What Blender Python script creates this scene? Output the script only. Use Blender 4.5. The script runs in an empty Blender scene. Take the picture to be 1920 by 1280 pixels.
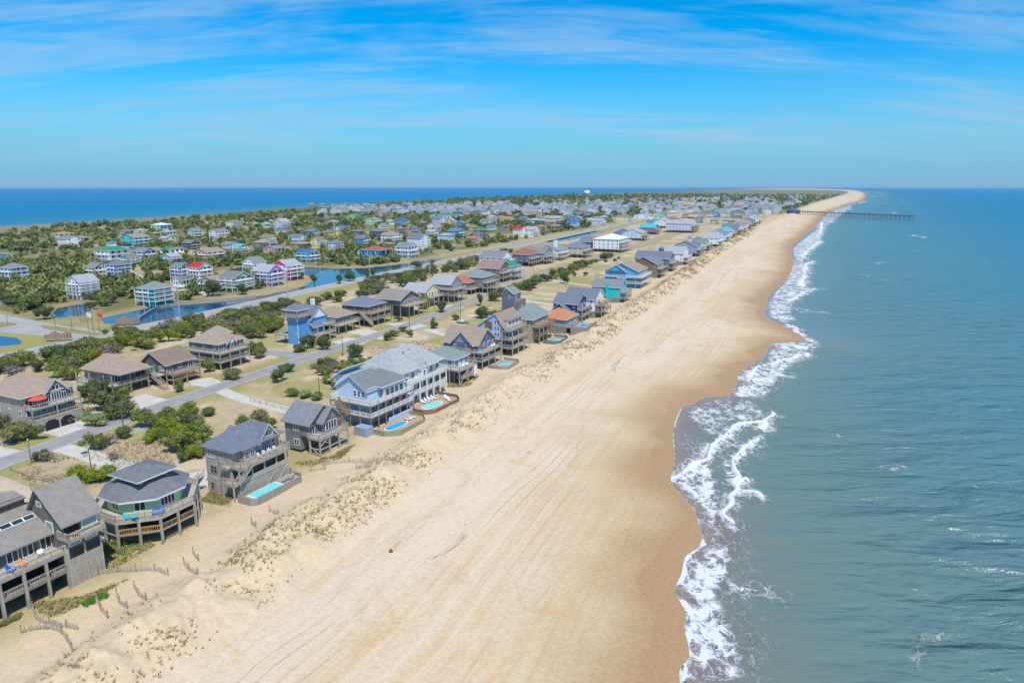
import bpy, math, random
import numpy as np
random.seed(7); RNG=np.random.default_rng(11)
R=math.radians
scene=bpy.context.scene
# ------------------------------------------------------------------ camera, sky, sun, exposure
CAM_H=55.0; FPX=1280.0; VH=350.0
PITCH=math.atan((640-VH)/FPX)
cam=bpy.data.cameras.new('camera'); cam.lens=24.0; cam.sensor_width=36.0; cam.clip_start=0.5; cam.clip_end=120000
camo=bpy.data.objects.new('camera',cam); scene.collection.objects.link(camo)
camo.location=(0,0,CAM_H); camo.rotation_euler=(math.pi/2-PITCH,0,0); scene.camera=camo
SUN_AZ=158.0; SUN_EL=60.0
w=bpy.data.worlds.new('World'); scene.world=w; w.use_nodes=True
nt=w.node_tree; nt.nodes.clear(); N=nt.nodes.new; LK=nt.links.new
def mathn(t,op,a,b=None,clamp=False):
    n=t.nodes.new('ShaderNodeMath'); n.operation=op; n.use_clamp=clamp
    for i,v in enumerate((a,b)):
        if v is None: continue
        if isinstance(v,(int,float)): n.inputs[i].default_value=v
        else: t.links.new(v,n.inputs[i])
    return n.outputs[0]
def maprange(t,v,a,b,c=0.,d=1.,smooth=True):
    n=t.nodes.new('ShaderNodeMapRange'); n.interpolation_type='SMOOTHSTEP' if smooth else 'LINEAR'
    t.links.new(v,n.inputs[0])
    for i,x in zip((1,2,3,4),(a,b,c,d)): n.inputs[i].default_value=x
    return n.outputs[0]
def noisen(t,vec,scale,detail=3,rough=.55,dist=0.):
    n=t.nodes.new('ShaderNodeTexNoise'); n.inputs['Scale'].default_value=scale; n.inputs['Detail'].default_value=detail
    n.inputs['Roughness'].default_value=rough; n.inputs['Distortion'].default_value=dist
    if vec is not None: t.links.new(vec,n.inputs['Vector'])
    return n.outputs['Fac']
def mixc(t,f,a,b,mode='MIX'):
    n=t.nodes.new('ShaderNodeMix'); n.data_type='RGBA'; n.blend_type=mode
    if isinstance(f,(int,float)): n.inputs[0].default_value=f
    else: t.links.new(f,n.inputs[0])
    for k,v in ((6,a),(7,b)):
        if isinstance(v,tuple): n.inputs[k].default_value=(*v[:3],1)
        else: t.links.new(v,n.inputs[k])
    return n.outputs[2]
def mapping(t,vec,loc=(0,0,0),rot=(0,0,0),sc=(1,1,1)):
    n=t.nodes.new('ShaderNodeMapping'); t.links.new(vec,n.inputs[0])
    n.inputs[1].default_value=loc; n.inputs[2].default_value=rot; n.inputs[3].default_value=sc
    return n.outputs[0]
sky=N('ShaderNodeTexSky'); sky.sky_type='NISHITA'; sky.sun_disc=False
sky.sun_elevation=R(SUN_EL); sky.sun_rotation=R(SUN_AZ); sky.altitude=50; sky.air_density=1.0; sky.dust_density=0.25; sky.ozone_density=3.0
hsv=N('ShaderNodeHueSaturation'); hsv.inputs['Hue'].default_value=.488; hsv.inputs['Saturation'].default_value=1.75; hsv.inputs['Value'].default_value=1.0
LK(sky.outputs[0],hsv.inputs['Color'])
tint=mixc(nt,1.0,hsv.outputs[0],(0.40,1.16,1.38),'MULTIPLY')
# cirrus: noise laid out on a flat cloud layer high above the place
tc=N('ShaderNodeTexCoord'); sep=N('ShaderNodeSeparateXYZ'); LK(tc.outputs['Generated'],sep.inputs[0])
zc=mathn(nt,'MAXIMUM',sep.outputs[2],0.02); zz=mathn(nt,'ADD',zc,0.16)
cx=mathn(nt,'DIVIDE',sep.outputs[0],zz); cy=mathn(nt,'DIVIDE',sep.outputs[1],zz)
comb=N('ShaderNodeCombineXYZ'); LK(cx,comb.inputs[0]); LK(cy,comb.inputs[1])
m1=mapping(nt,comb.outputs[0],loc=(1.3,0.4,0),rot=(0,0,R(26)),sc=(0.30,1.05,1))
n1=noisen(nt,m1,1.5,7,.62,.5)
m2=mapping(nt,comb.outputs[0],loc=(4.1,2.2,0),rot=(0,0,R(16)),sc=(0.9,4.2,1))
n2=noisen(nt,m2,2.2,6,.65,.8)
cl=mathn(nt,'ADD',mathn(nt,'MULTIPLY',n1,0.72),mathn(nt,'MULTIPLY',n2,0.28))
veil=maprange(nt,cl,0.43,0.64)
veil=mathn(nt,'MULTIPLY',mathn(nt,'MULTIPLY',veil,0.62,True),maprange(nt,sep.outputs[2],0.015,0.07))
lowf=mathn(nt,'MULTIPLY',maprange(nt,sep.outputs[2],0.20,-0.01),0.9)
hz=mixc(nt,lowf,tint,(1.8,3.7,6.1))
cloudcol=mixc(nt,veil,hz,(3.2,5.0,6.9))
bg=N('ShaderNodeBackground'); LK(cloudcol,bg.inputs[0]); bg.inputs[1].default_value=0.112
out=N('ShaderNodeOutputWorld'); LK(bg.outputs[0],out.inputs[0])
sl=bpy.data.lights.new('sun','SUN'); sl.energy=4.15; sl.angle=R(0.53); sl.color=(1.0,0.945,0.865)
so=bpy.data.objects.new('sun',sl); scene.collection.objects.link(so)
so.rotation_euler=(math.pi/2-R(SUN_EL),0,R(180-SUN_AZ))
scene.view_settings.view_transform='Standard'; scene.view_settings.look='None'; scene.view_settings.gamma=1.0
scene.view_settings.use_curve_mapping=False; scene.view_settings.exposure=0.06
cy_=scene.cycles; cy_.max_bounces=5; cy_.diffuse_bounces=3; cy_.glossy_bounces=2; cy_.volume_bounces=0; cy_.transmission_bounces=2; cy_.caustics_reflective=False; cy_.caustics_refractive=False
# ------------------------------------------------------------------ pixel -> place
def up(u,v,z=0.):
    x=(u-960)/FPX; y=-(v-640)/FPX
    dx,dy,dz=x,math.cos(PITCH)+y*math.sin(PITCH),-math.sin(PITCH)+y*math.cos(PITCH)
    t=(z-CAM_H)/dz
    return (dx*t,dy*t)
def pxm(u,v):
    X,Y=up(u,v); return FPX/(Y*math.cos(PITCH)+CAM_H*math.sin(PITCH))
def upl(pts,z=0.): return np.array([up(u,v,z) for u,v in pts])
def inpoly(P,X,Y):
    P=np.asarray(P); r=np.zeros(X.shape,bool); n=len(P)
    lo=P.min(0); hi=P.max(0); c=(X>=lo[0])&(X<=hi[0])&(Y>=lo[1])&(Y<=hi[1])
    if not c.any(): return r
    x=X[c]; y=Y[c]; q=np.zeros(x.shape,bool)
    for i in range(n):
        x0,y0=P[i]; x1,y1=P[(i+1)%n]
        if y0==y1: continue
        k=((y0>y)!=(y1>y))&(x<(x1-x0)*(y-y0)/(y1-y0)+x0); q^=k
    r[c]=q; return r
def pdist(P,X,Y,closed=False):
    P=np.asarray(P); d=np.full(X.shape,1e9); n=len(P)
    for i in range(n if closed else n-1):
        ax,ay=P[i]; bx,by=P[(i+1)%n]; vx,vy=bx-ax,by-ay; L=vx*vx+vy*vy+1e-9
        t=np.clip(((X-ax)*vx+(Y-ay)*vy)/L,0,1)
        d=np.minimum(d,np.hypot(X-ax-t*vx,Y-ay-t*vy))
    return d
def vnoise(X,Y,s,seed=0):
    x=X/s+seed*17.3; y=Y/s+seed*5.7; xi=np.floor(x).astype(np.int64); yi=np.floor(y).astype(np.int64); fx=x-xi; fy=y-yi
    fx=fx*fx*(3-2*fx); fy=fy*fy*(3-2*fy)
    def h(a,b):
        n=(a*374761393+b*668265263+seed*1442695)&0x7fffffff; n=((n^(n>>13))*1274126177)&0x7fffffff
        return ((n^(n>>16))&0xffff)/65535.
    return (h(xi,yi)*(1-fx)+h(xi+1,yi)*fx)*(1-fy)+(h(xi,yi+1)*(1-fx)+h(xi+1,yi+1)*fx)*fy
def fbm(X,Y,s,o=4,seed=0):
    r=0;a=.5;t=0
    for i in range(o): r=r+a*vnoise(X,Y,s/2**i,seed+i); t+=a; a*=.5
    return r/t
def sst(a,b,x): t=np.clip((x-a)/(b-a),0,1); return t*t*(3-2*t)
# ------------------------------------------------------------------ shore lines (traced, then laid on the ground)
WL=-2.0
WATER_EDGE=[(1275,1280),(1275,1252),(1292,1233),(1290,1205),(1283,1177),(1287,1152),(1267,1111),(1269,1095),(1278,1074),(1286,1042),(1308,1027),(1317,1005),(1308,974),(1300,952),(1275,924),(1258,900),(1264,868),(1264,840),(1262,809),(1272,774),(1278,763),(1303,757),(1319,745),(1366,741),(1385,713),(1383,704),(1400,688),(1432,668),(1445,646),(1488,641),(1512,636),(1490,622),(1466,610),(1434,592),(1436,576),(1442,554),(1467,531),(1484,509),(1487,486),(1484,466),(1498,450),(1524,427),(1535,413),(1557,396),(1597,382),(1617,376),(1623,368),(1621,362),(1612,358.8),(1592,356.2)]
DUNE_TOE=[(250,1340),(400,1218),(544,1116),(662,1017),(780,922),(870,850),(1025,726),(1125,660),(1222,585),(1284,538),(1362,472),(1420,437),(1480,408),(1540,381),(1590,365)]
SOUND=[(1500,352.6),(1430,353.6),(1330,357),(1200,360.5),(1000,368),(900,372),(800,377),(690,383),(600,387),(500,394),(390,402),(250,412),(120,420),(0,426),(-150,436)]
we=upl(WATER_EDGE,WL); dt=upl(DUNE_TOE+[(1597,361.6),(1592,358.9),(1574,356.6)],-.3); sd=upl(SOUND,WL)
def smooth_line(P,step):
    P=np.asarray(P,float); out_=[]
    for i in range(len(P)-1):
        p0=P[max(i-1,0)]; p1=P[i]; p2=P[i+1]; p3=P[min(i+2,len(P)-1)]
        n=max(1,int(np.linalg.norm(p2-p1)/step))
        for k in range(n):
            t=k/n; out_.append(.5*((2*p1)+(-p0+p2)*t+(2*p0-5*p1+4*p2-p3)*t*t+(-p0+3*p1-3*p2+p3)*t**3))
    out_.append(P[-1]); return np.array(out_)
WE=np.vstack([[(-30,-300),(2,0),(12,40)],we])
WEF=np.vstack([[(-30,-300),(2,0),(12,40)],upl(smooth_line(WATER_EDGE,7),WL)])
LAND=np.vstack([WEF,sd,[(-1500,600),(-1500,-300)]])
DT=np.vstack([[(-75,0),(-60,30)],dt])
SHD=(math.sin(R(24)),math.cos(R(24)))
# ------------------------------------------------------------------ materials
MATS={}
def mat(name,col,rough=.85,var=.12,scale=1.5,bump=0.,streak=False,objvar=0.,metal=0.,spec=.3,fine=.0):
    if name in MATS: return MATS[name]
    m=bpy.data.materials.new(name); m.use_nodes=True; t=m.node_tree; b=t.nodes['Principled BSDF']
    tcn=t.nodes.new('ShaderNodeTexCoord'); v=tcn.outputs['Object']
    if streak: v=mapping(t,v,sc=(1,1,.25))
    f=noisen(t,v,scale,4,.6)
    f=maprange(t,f,.3,.7,0,1,False)
    c=mixc(t,f,tuple(x*(1-var) for x in col),tuple(min(1,x*(1+var)) for x in col))
    if fine:
        f2=noisen(t,tcn.outputs['Object'],9.,2,.7); c=mixc(t,fine,c,mixc(t,f2,(0.25,0.25,0.25),(1.6,1.6,1.6)),'MULTIPLY')
    if objvar:
        oi=t.nodes.new('ShaderNodeObjectInfo'); h=t.nodes.new('ShaderNodeHueSaturation')
        t.links.new(maprange(t,oi.outputs['Random'],0,1,.5-objvar*.12,.5+objvar*.12,False),h.inputs['Hue'])
        t.links.new(maprange(t,oi.outputs['Random'],0,1,1-objvar,1+objvar,False),h.inputs['Value']); t.links.new(c,h.inputs['Color']); c=h.outputs[0]
    t.links.new(c,b.inputs['Base Color']); b.inputs['Roughness'].default_value=rough; b.inputs['Metallic'].default_value=metal
    b.inputs['Specular IOR Level'].default_value=spec
    if bump:
        bn=t.nodes.new('ShaderNodeBump'); bn.inputs['Strength'].default_value=bump; bn.inputs['Distance'].default_value=.05
        t.links.new(noisen(t,tcn.outputs['Object'],scale*5,3,.6),bn.inputs['Height']); t.links.new(bn.outputs[0],b.inputs['Normal'])
    MATS[name]=m; return m
def srgb(r,g,b,k=1.):
    f=lambda c:((c/255+.055)/1.055)**2.4 if c>10 else c/255/12.92
    return tuple(f(c)*k for c in (r,g,b))
WALL={}
def wallmat(key):
    cols=dict(white=(.78,.79,.80),cream=(.74,.66,.48),yellow=(.78,.58,.20),paleyellow=(.78,.68,.40),ltblue=(.42,.56,.74),paleblue=(.55,.66,.78),blue=(.11,.34,.62),navy=(.025,.07,.22),skyblue=(.08,.42,.74),
      aqua=(.10,.58,.66),turq=(.02,.52,.60),teal=(.0,.42,.42),seafoam=(.38,.68,.60),palegreen=(.52,.70,.48),lime=(.30,.66,.25),sage=(.30,.45,.38),pink=(.80,.38,.42),hotpink=(.85,.10,.33),peach=(.74,.50,.38),salmon=(.66,.30,.22),
      lavender=(.42,.36,.66),lilac=(.62,.60,.74),grey=(.30,.31,.33),slate=(.13,.16,.23),tan=(.40,.32,.22),beige=(.60,.52,.40),brown=(.22,.15,.10),bluegrey=(.28,.35,.46),shingle=(.17,.145,.128),greyshingle=(.215,.21,.215),ltshingle=(.40,.36,.32),orangewood=(.42,.20,.08),green=(.52,.68,.36),periwinkle=(.30,.40,.66),commercial=(.36,.40,.46))
    sh='shingle' in key
    return mat('wall_'+key,cols[key],.8,.30 if sh else .07,2.2 if sh else .8,.25 if sh else .05,True,0,0,.3,.35 if sh else .08)
def roofmat(key):
    cols=dict(grey=(.22,.225,.24),ltgrey=(.36,.37,.38),dkgrey=(.17,.178,.19),bluegrey=(.17,.20,.25),slate=(.165,.182,.225),tan=(.33,.26,.20),brown=(.25,.185,.14),ltbrown=(.36,.27,.21),orange=(.48,.22,.10),terracotta=(.42,.16,.09),red=(.45,.045,.05),redbrown=(.33,.13,.09),green=(.04,.24,.16),greengrey=(.185,.21,.205),palegreen=(.22,.265,.25),blue=(.06,.14,.32),white=(.68,.69,.70),aqua=(.08,.42,.46),taupe=(.27,.24,.215),mauve=(.30,.20,.18),yellowish=(.55,.42,.2))
    return mat('roof_'+key,cols[key],.9,.14,1.2,.2,False,0,0,.2,.22)
M_WOOD=mat('weathered_wood',(.34,.30,.25),.85,.22,2.5,.15,True,.08,0,.2,.2)
M_WOODL=mat('pale_weathered_wood',(.46,.41,.34),.85,.2,2.5,.15,True,.06,0,.2,.2)
M_WOODT=mat('tan_stained_wood',(.33,.23,.14),.85,.2,2.5,.15,True,0,0,.2,.2)
M_WOODO=mat('new_orange_wood',(.50,.30,.11),.8,.15,2.5,.1,True)
M_PILE=mat('treated_pile_wood',(.37,.34,.27),.85,.25,2.,.15,True)
M_WHITE=mat('white_paint',(.80,.80,.80),.6,.04,1.,0)
M_TRIM=mat('off_white_trim',(.74,.73,.70),.6,.05,1.,0)
M_TRIMD=mat('grey_trim',(.28,.26,.24),.7,.1,1.,0)
M_CONC=mat('pale_concrete',(.55,.51,.44),.9,.12,.35,.1,False,0,0,.2,.15)
M_GRAV=mat('grey_gravel',(.36,.36,.37),.95,.15,.6,.2)
M_ASPH=mat('grey_asphalt',(.30,.295,.30),.92,.12,.25,.15,False,0,0,.2,.15)
M_ASPHD=mat('asphalt_highway',(.37,.36,.35),.92,.10,.1,.12,False,0,0,.2,.12)
M_YEL=mat('yellow_line_paint',(.62,.33,.04),.8,.15,.7)
M_LINE=mat('white_line_paint',(.72,.71,.68),.8,.12,.7)
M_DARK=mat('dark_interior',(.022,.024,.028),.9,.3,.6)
M_SCREEN=mat('dark_porch_screen',(.03,.034,.042),.55,.25,.8)
M_STEEL=mat('galvanised_steel',(.46,.48,.50),.5,.08,.5,0,False,0,.3)
M_ROCK=mat('tan_entry_stone',(.32,.22,.16),.9,.35,1.5,.5)
M_POOLDECK=mat('pool_deck_boards',(.44,.30,.20),.85,.12,1.5,.05)
M_POOLDECKG=mat('grey_pool_deck_boards',(.34,.32,.29),.85,.12,1.5,.05)
def glassm(name,col,rough=.08):
    m=bpy.data.materials.new(name); m.use_nodes=True; b=m.node_tree.nodes['Principled BSDF']; t=m.node_tree
    oi=t.nodes.new('ShaderNodeObjectInfo'); c=mixc(t,oi.outputs['Random'],tuple(x*.5 for x in col),tuple(x*1.8 for x in col)); t.links.new(c,b.inputs['Base Color'])
    b.inputs['Roughness'].default_value=rough; b.inputs['Specular IOR Level'].default_value=.6; return m
M_GLASS=glassm('window_glass',(.035,.05,.065)); M_GLASSG=glassm('greenish_window_glass',(.16,.26,.25),.1)
def poolm(name,col):
    m=bpy.data.materials.new(name); m.use_nodes=True; b=m.node_tree.nodes['Principled BSDF']; t=m.node_tree
    tcn=t.nodes.new('ShaderNodeTexCoord'); f=noisen(t,tcn.outputs['Object'],.9,3,.5,.6)
    t.links.new(mixc(t,f,tuple(x*.8 for x in col),tuple(min(1,x*1.2) for x in col)),b.inputs['Base Color']); b.inputs['Roughness'].default_value=.12
    bn=t.nodes.new('ShaderNodeBump'); bn.inputs['Strength'].default_value=.15; t.links.new(noisen(t,tcn.outputs['Object'],3,2),bn.inputs['Height']); t.links.new(bn.outputs[0],b.inputs['Normal'])
    return m
M_POOL=poolm('turquoise_pool_water',(.16,.66,.68)); M_POOLB=poolm('blue_pool_water',(.03,.40,.70))
def plain(name,col,rough=.6): return mat('paint_'+name,col,rough,.06,2.)
# ------------------------------------------------------------------ mesh builder
class MB:
    def __init__(s): s.v=[]; s.f=[]; s.m=[]
    def poly(s,pts,faces,mi=0):
        o=len(s.v); s.v+= [tuple(p) for p in pts]
        for f in faces: s.f.append([o+i for i in f]); s.m.append(mi)
        return s
    def box(s,x0,x1,y0,y1,z0,z1,mi=0):
        return s.poly([(x0,y0,z0),(x1,y0,z0),(x1,y1,z0),(x0,y1,z0),(x0,y0,z1),(x1,y0,z1),(x1,y1,z1),(x0,y1,z1)],
            [(0,3,2,1),(4,5,6,7),(0,1,5,4),(1,2,6,5),(2,3,7,6),(3,0,4,7)],mi)
    def bar(s,p,q,wd,ht=None,mi=0):
        p=np.array(p,float); q=np.array(q,float); d=q-p; L=np.linalg.norm(d)
        if L<1e-6: return s
        d/=L; up_=np.array((0,0,1.)) if abs(d[2])<.9 else np.array((1.,0,0)); a=np.cross(d,up_); a/=np.linalg.norm(a); b=np.cross(a,d)
        a=a*wd/2; b=b*(ht or wd)/2
        return s.poly([p-a-b,p+a-b,p+a+b,p-a+b,q-a-b,q+a-b,q+a+b,q-a+b],[(0,1,2,3),(7,6,5,4),(0,4,5,1),(1,5,6,2),(2,6,7,3),(3,7,4,0)],mi)
    def prism(s,poly,z0,z1,mi=0,mtop=None):
        n=len(poly); a=sum(poly[i][0]*poly[(i+1)%n][1]-poly[(i+1)%n][0]*poly[i][1] for i in range(n))
        if a<0: poly=poly[::-1]
        o=len(s.v); s.v+=[(x,y,z0) for x,y in poly]+[(x,y,z1) for x,y in poly]
        s.f.append([o+i for i in range(n)][::-1]); s.m.append(mi); s.f.append([o+n+i for i in range(n)]); s.m.append(mi if mtop is None else mtop)
        for i in range(n): j=(i+1)%n; s.f.append([o+i,o+j,o+n+j,o+n+i]); s.m.append(mi)
        return s
    def lathe(s,prof,seg=16,mi=0,cx=0,cy=0):
        o=len(s.v)
        for r,z in prof: s.v+=[(cx+r*math.cos(2*math.pi*k/seg),cy+r*math.sin(2*math.pi*k/seg),z) for k in range(seg)]
        for i in range(len(prof)-1):
            for k in range(seg):
                k2=(k+1)%seg; s.f.append([o+i*seg+k,o+i*seg+k2,o+(i+1)*seg+k2,o+(i+1)*seg+k]); s.m.append(mi)
        return s
    def mesh(s,name,mats,smooth=False):
        me=bpy.data.meshes.new(name); me.from_pydata(s.v,[],s.f)
        for mt in (mats if isinstance(mats,(list,tuple)) else [mats]): me.materials.append(mt)
        if any(s.m): me.polygons.foreach_set('material_index',s.m)
        if smooth: me.polygons.foreach_set('use_smooth',[True]*len(s.f))
        me.update(); return me
COL=scene.collection
def link(name,me,parent=None,loc=None,rz=0):
    o=bpy.data.objects.new(name,me); COL.objects.link(o)
    if parent is not None: o.parent=parent
    if loc is not None: o.location=loc
    if rz: o.rotation_euler=(0,0,rz)
    return o
def tag(o,label=None,cat=None,group=None,kind=None):
    for k,v in (('label',label),('category',cat),('group',group),('kind',kind)):
        if v: o[k]=v
    return o
# ------------------------------------------------------------------ ground and sea sheets
AZ=np.concatenate([np.linspace(-85,-44,24)[:-1],np.linspace(-44,44,920),np.linspace(44,85,24)[1:]])*math.pi/180
ds=[14.]
while ds[-1]<60000:
    d=ds[-1]; ds.append(d+max(.55,min(d*d/(CAM_H*FPX)*2.1,d*.06)))
DS=np.array(ds); A,Dm=np.meshgrid(AZ,DS); GX=(np.sin(A)*Dm); GY=(np.cos(A)*Dm); NR,NC=GX.shape
inland=inpoly(LAND,GX,GY)
def pdist_near(PC,PF,X,Y,near):
    d=pdist(PC,X,Y); m=d<near; d2=d.copy(); d2[m]=pdist(PF,X[m],Y[m]); return d2
d_sea=pdist_near(WE,WEF,GX,GY,45)
d_snd=pdist(sd,GX,GY); DSH=np.minimum(d_sea,d_snd); SGN=np.where(inland,DSH,-DSH)
LWP=np.vstack([DT,[(-9000,40000),(-9000,-300)]])
TD=np.where(inpoly(LWP,GX,GY),1,-1)*pdist(DT,GX,GY)   # metres landward of the dune toe
WATERS={'canal':[(190,597),(230,588),(300,573),(360,569),(440,562),(520,549),(572,536),(590,522),(565,511),(558,500),(640,504),(700,501),(770,493),(810,486),(832,489),(740,507),(680,519),(620,534),(560,549),(480,568),(420,580),(360,590),(310,601),(260,608),(200,608)],
 'pond':[(93,594),(110,577),(155,569),(163,578),(160,592),(120,596)],'roadside_pond':[(-60,630),(0,630),(28,633),(40,640),(34,647),(-60,654)],'west_pond':[(-60,478),(0,476),(20,478),(10,490),(-60,494)],
 'north_canal':[(1022,451),(1080,440),(1130,431),(1168,423),(1168,428),(1110,440),(1060,451),(1030,455)],'middle_canal':[(846,488),(880,479),(914,471),(904,478),(866,490)],'cove':[(425,506),(455,501),(478,503),(476,510),(440,512)]}
WPOLY={k:upl(v,-.8) for k,v in WATERS.items()}
HWY_PX=[(-160,697),(-40,676),(60,659),(150,640),(230,622),(340,598),(460,572),(560,549),(700,518),(860,484),(1000,455),(1120,430),(1200,412),(1270,393),(1310,383),(1360,373)]
ROAD_PX=[(-160,930),(-60,893),(0,868),(60,848),(130,822),(240,783),(330,752),(420,722),(490,699),(560,676),(620,656),(700,630),(790,600),(860,573),(930,545),(1000,520),(1050,503),(1110,487),(1180,465),(1260,440),(1330,418),(1400,395)]
HWY=smooth_line(upl(HWY_PX),12); ROAD=smooth_line(upl(ROAD_PX),8)
d_hwy=pdist(HWY,GX,GY); d_road=pdist(ROAD,GX,GY)
hn=fbm(GX,GY,5,4,3); hn2=fbm(GX,GY,40,3,5)
def ground_z(SGN_,TD_,d_sea_,hn_,hn2_,wat):
    z=np.where(SGN_>0,np.minimum(WL+SGN_*.05,0),np.maximum(WL+SGN_*.07,-7))
    beachy=(d_sea_<400)&(SGN_>0)
    z=z+np.where(beachy,3.0*np.exp(-((TD_-8)/6.)**2)*(.2+1.35*hn_)+.5*sst(4,14,TD_)*sst(34,20,TD_)*(hn_-.4),0)
    z=z-1.9*sst(-3,3,wat)
    return z
wat=np.zeros(GX.shape); near_w=np.full(GX.shape,1e9)
for k,P in WPOLY.items():
    i=inpoly(P,GX,GY); dd=pdist(P,GX,GY,True); wat=np.where(i,np.maximum(wat,dd),wat); near_w=np.minimum(near_w,np.where(i,0,dd))
GZ=ground_z(SGN,TD,d_sea,hn,hn2,np.where(wat>0,wat,-near_w))
far=(Dm>900); GZ=np.where(far&(SGN>0),np.maximum(GZ,0),GZ)
# colours
C=lambda r,g,b:np.array((r,g,b))
sandc=C(.61,.48,.33); dry=C(.43,.335,.19); lawn=C(.30,.265,.085); lush=C(.13,.17,.035); scrub=C(.13,.135,.05); marsh=C(.27,.205,.15); tanb=C(.52,.40,.26)
n8=fbm(GX,GY,8,4,21); n25=fbm(GX,GY,26,4,31); n3=fbm(GX,GY,2.2,3,41)
def mixv(a,b,f): return a*(1-f[...,None])+b*f[...,None]
col=np.broadcast_to(dry,GX.shape+(3,)).copy()
col=mixv(col,np.broadcast_to(tanb,col.shape),sst(.40,.55,n3)*.55)
col=mixv(col,np.broadcast_to(lawn,col.shape),sst(.46,.66,n25)*.6)
col=mixv(col,sandc*.95,sst(.52,.68,n8)*.85)
town=inpoly(np.vstack([HWY,[(2500,9000),(-9000,9000),(-9000,-200),(-400,-200)]]),GX,GY)
col=mixv(col,np.broadcast_to(scrub,col.shape),np.where(town,sst(.30,.5,n25)*.85,0))
col=mixv(col,np.broadcast_to(lawn,col.shape),np.where(town&(n25<.42),.5,0))
col=mixv(col,np.broadcast_to(marsh,col.shape),np.where(town,sst(170,70,d_snd)*.95,0))
col=mixv(col,np.broadcast_to(scrub*1.1,col.shape),np.where((Dm>1500)&(TD>25)&(d_sea>60),.8,0))
verge=lambda d,a,b,c_:sst(a-.5,a,d)*sst(c_,b,d)
col=mixv(col,np.broadcast_to(lawn,col.shape),verge(d_road,2.8,6.5,11)*sst(.25,.5,n8+.1)*.8*(Dm<900))
col=mixv(col,np.broadcast_to(lawn*1.05,col.shape),verge(d_hwy,5,17,22)*.9*(Dm<1500))
col=mixv(col,np.broadcast_to(C(.42,.32,.19),col.shape),np.where(town,verge(d_hwy,17,24,34)*.8*(Dm<900),0))
col=mixv(col,np.broadcast_to(C(.34,.27,.13),col.shape),np.where(near_w<9,sst(9,3,near_w)*.7,0))
LAWNS=[[(520,715),(610,722),(640,745),(560,748),(500,742)],[(-10,620),(70,622),(95,640),(60,655),(-10,670)],[(-20,575),(30,590),(90,598),(160,600),(130,610),(60,603),(-20,590)],[(130,608),(240,612),(250,620),(190,618)],[(520,664),(555,668),(560,685),(528,690)],[(345,730),(405,727),(395,742),(345,750),(310,745)],[(870,600),(930,590),(935,612),(880,625)],[(800,640),(860,618),(900,622),(850,655)],[(1060,520),(1150,512),(1130,535),(1060,540)],[(20,830),(60,818),(125,822),(70,842)],[(150,795),(200,790),(235,775),(190,803)],[(60,610),(185,627),(200,632),(130,626)]]
for P in LAWNS:
    i=inpoly(upl(P),GX,GY); col=mixv(col,np.broadcast_to(lawn*(1.05),col.shape),np.where(i,.85*sst(.2,.45,n8),0))
DRYS=[[(150,855),(290,815),(330,870),(250,885)],[(30,880),(110,850),(180,870),(190,910),(60,920)],[(690,650),(800,635),(830,655),(720,675)],[(800,520),(1000,470),(1000,530),(900,570)]]
for P in DRYS:
    i=inpoly(upl(P),GX,GY); col=mixv(col,np.broadcast_to(C(.44,.34,.21),col.shape),np.where(i,.8,0))
# sandy house strip behind the dune
strip=sst(30,19,TD+8*(n8-.5))*(TD>-5)*(d_sea<260)
col=mixv(col,np.broadcast_to(sandc*C(1.0,.96,.9),col.shape),strip)
GRASSB=[[(180,1040),(215,1010),(300,1020),(330,1000),(200,1075)],[(60,1130),(150,1120),(245,1085),(160,1130),(120,1150),(80,1160)],[(545,868),(600,862),(668,832),(640,860),(580,876)],[(395,920),(440,935),(430,950),(375,940)],[(-10,1175),(40,1150),(30,1180)],[(820,728),(900,705),(880,725)]]
for P in GRASSB:
    i=inpoly(upl(P),GX,GY); col=mixv(col,np.broadcast_to(C(.30,.255,.085),col.shape),np.where(i,sst(.25,.6,n3)*.8,0))
beach=np.where((SGN>-20)&(d_sea<500),sst(3,-3,TD),0.)
wetn=fbm(GX,GY,16,3,51); wet=np.where(SGN>0,np.maximum(sst(17,1.,d_sea+12*(wetn-.5))*.8,sst(5.6,3.2,d_sea+8*(fbm(GX,GY,11,2,58)-.5))*.85),1.)*(d_sea<300)
wet2=sst(30,9,d_sea+22*(wetn-.5))
col=mixv(col,np.broadcast_to(sandc,col.shape),beach)
def grid_obj(name,X,Y,Z,keep,attrs,mt):
    idx=np.arange(X.size).reshape(X.shape); k=keep
    q=np.stack([idx[:-1,:-1][k],idx[:-1,1:][k],idx[1:,1:][k],idx[1:,:-1][k]],1)[:,::-1]
    used=np.unique(q); rm=np.full(X.size,-1); rm[used]=np.arange(used.size); q=rm[q]
    V=np.stack([X.ravel()[used],Y.ravel()[used],Z.ravel()[used]],1).astype(np.float32)
    me=bpy.data.meshes.new(name); me.vertices.add(len(V)); me.vertices.foreach_set('co',V.ravel())
    me.loops.add(q.size); me.loops.foreach_set('vertex_index',q.ravel().astype(np.int32)); me.polygons.add(len(q))
    me.polygons.foreach_set('loop_start',(np.arange(len(q))*4).astype(np.int32)); me.polygons.foreach_set('loop_total',np.full(len(q),4,np.int32))
    me.polygons.foreach_set('use_smooth',np.ones(len(q),bool)); me.update(calc_edges=True)
    for an,(ty,arr) in attrs.items():
        a=me.attributes.new(an,ty,'POINT'); flat=arr.reshape(X.size,-1)[used].astype(np.float32)
        if ty=='FLOAT_COLOR': flat=np.hstack([flat,np.ones((len(flat),1),np.float32)])
        a.data.foreach_set({'FLOAT':'value','FLOAT_VECTOR':'vector','FLOAT_COLOR':'color'}[ty],np.ascontiguousarray(flat).ravel())
    me.materials.append(mt); o=link(name,me); o['kind']='structure'; return o
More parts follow.
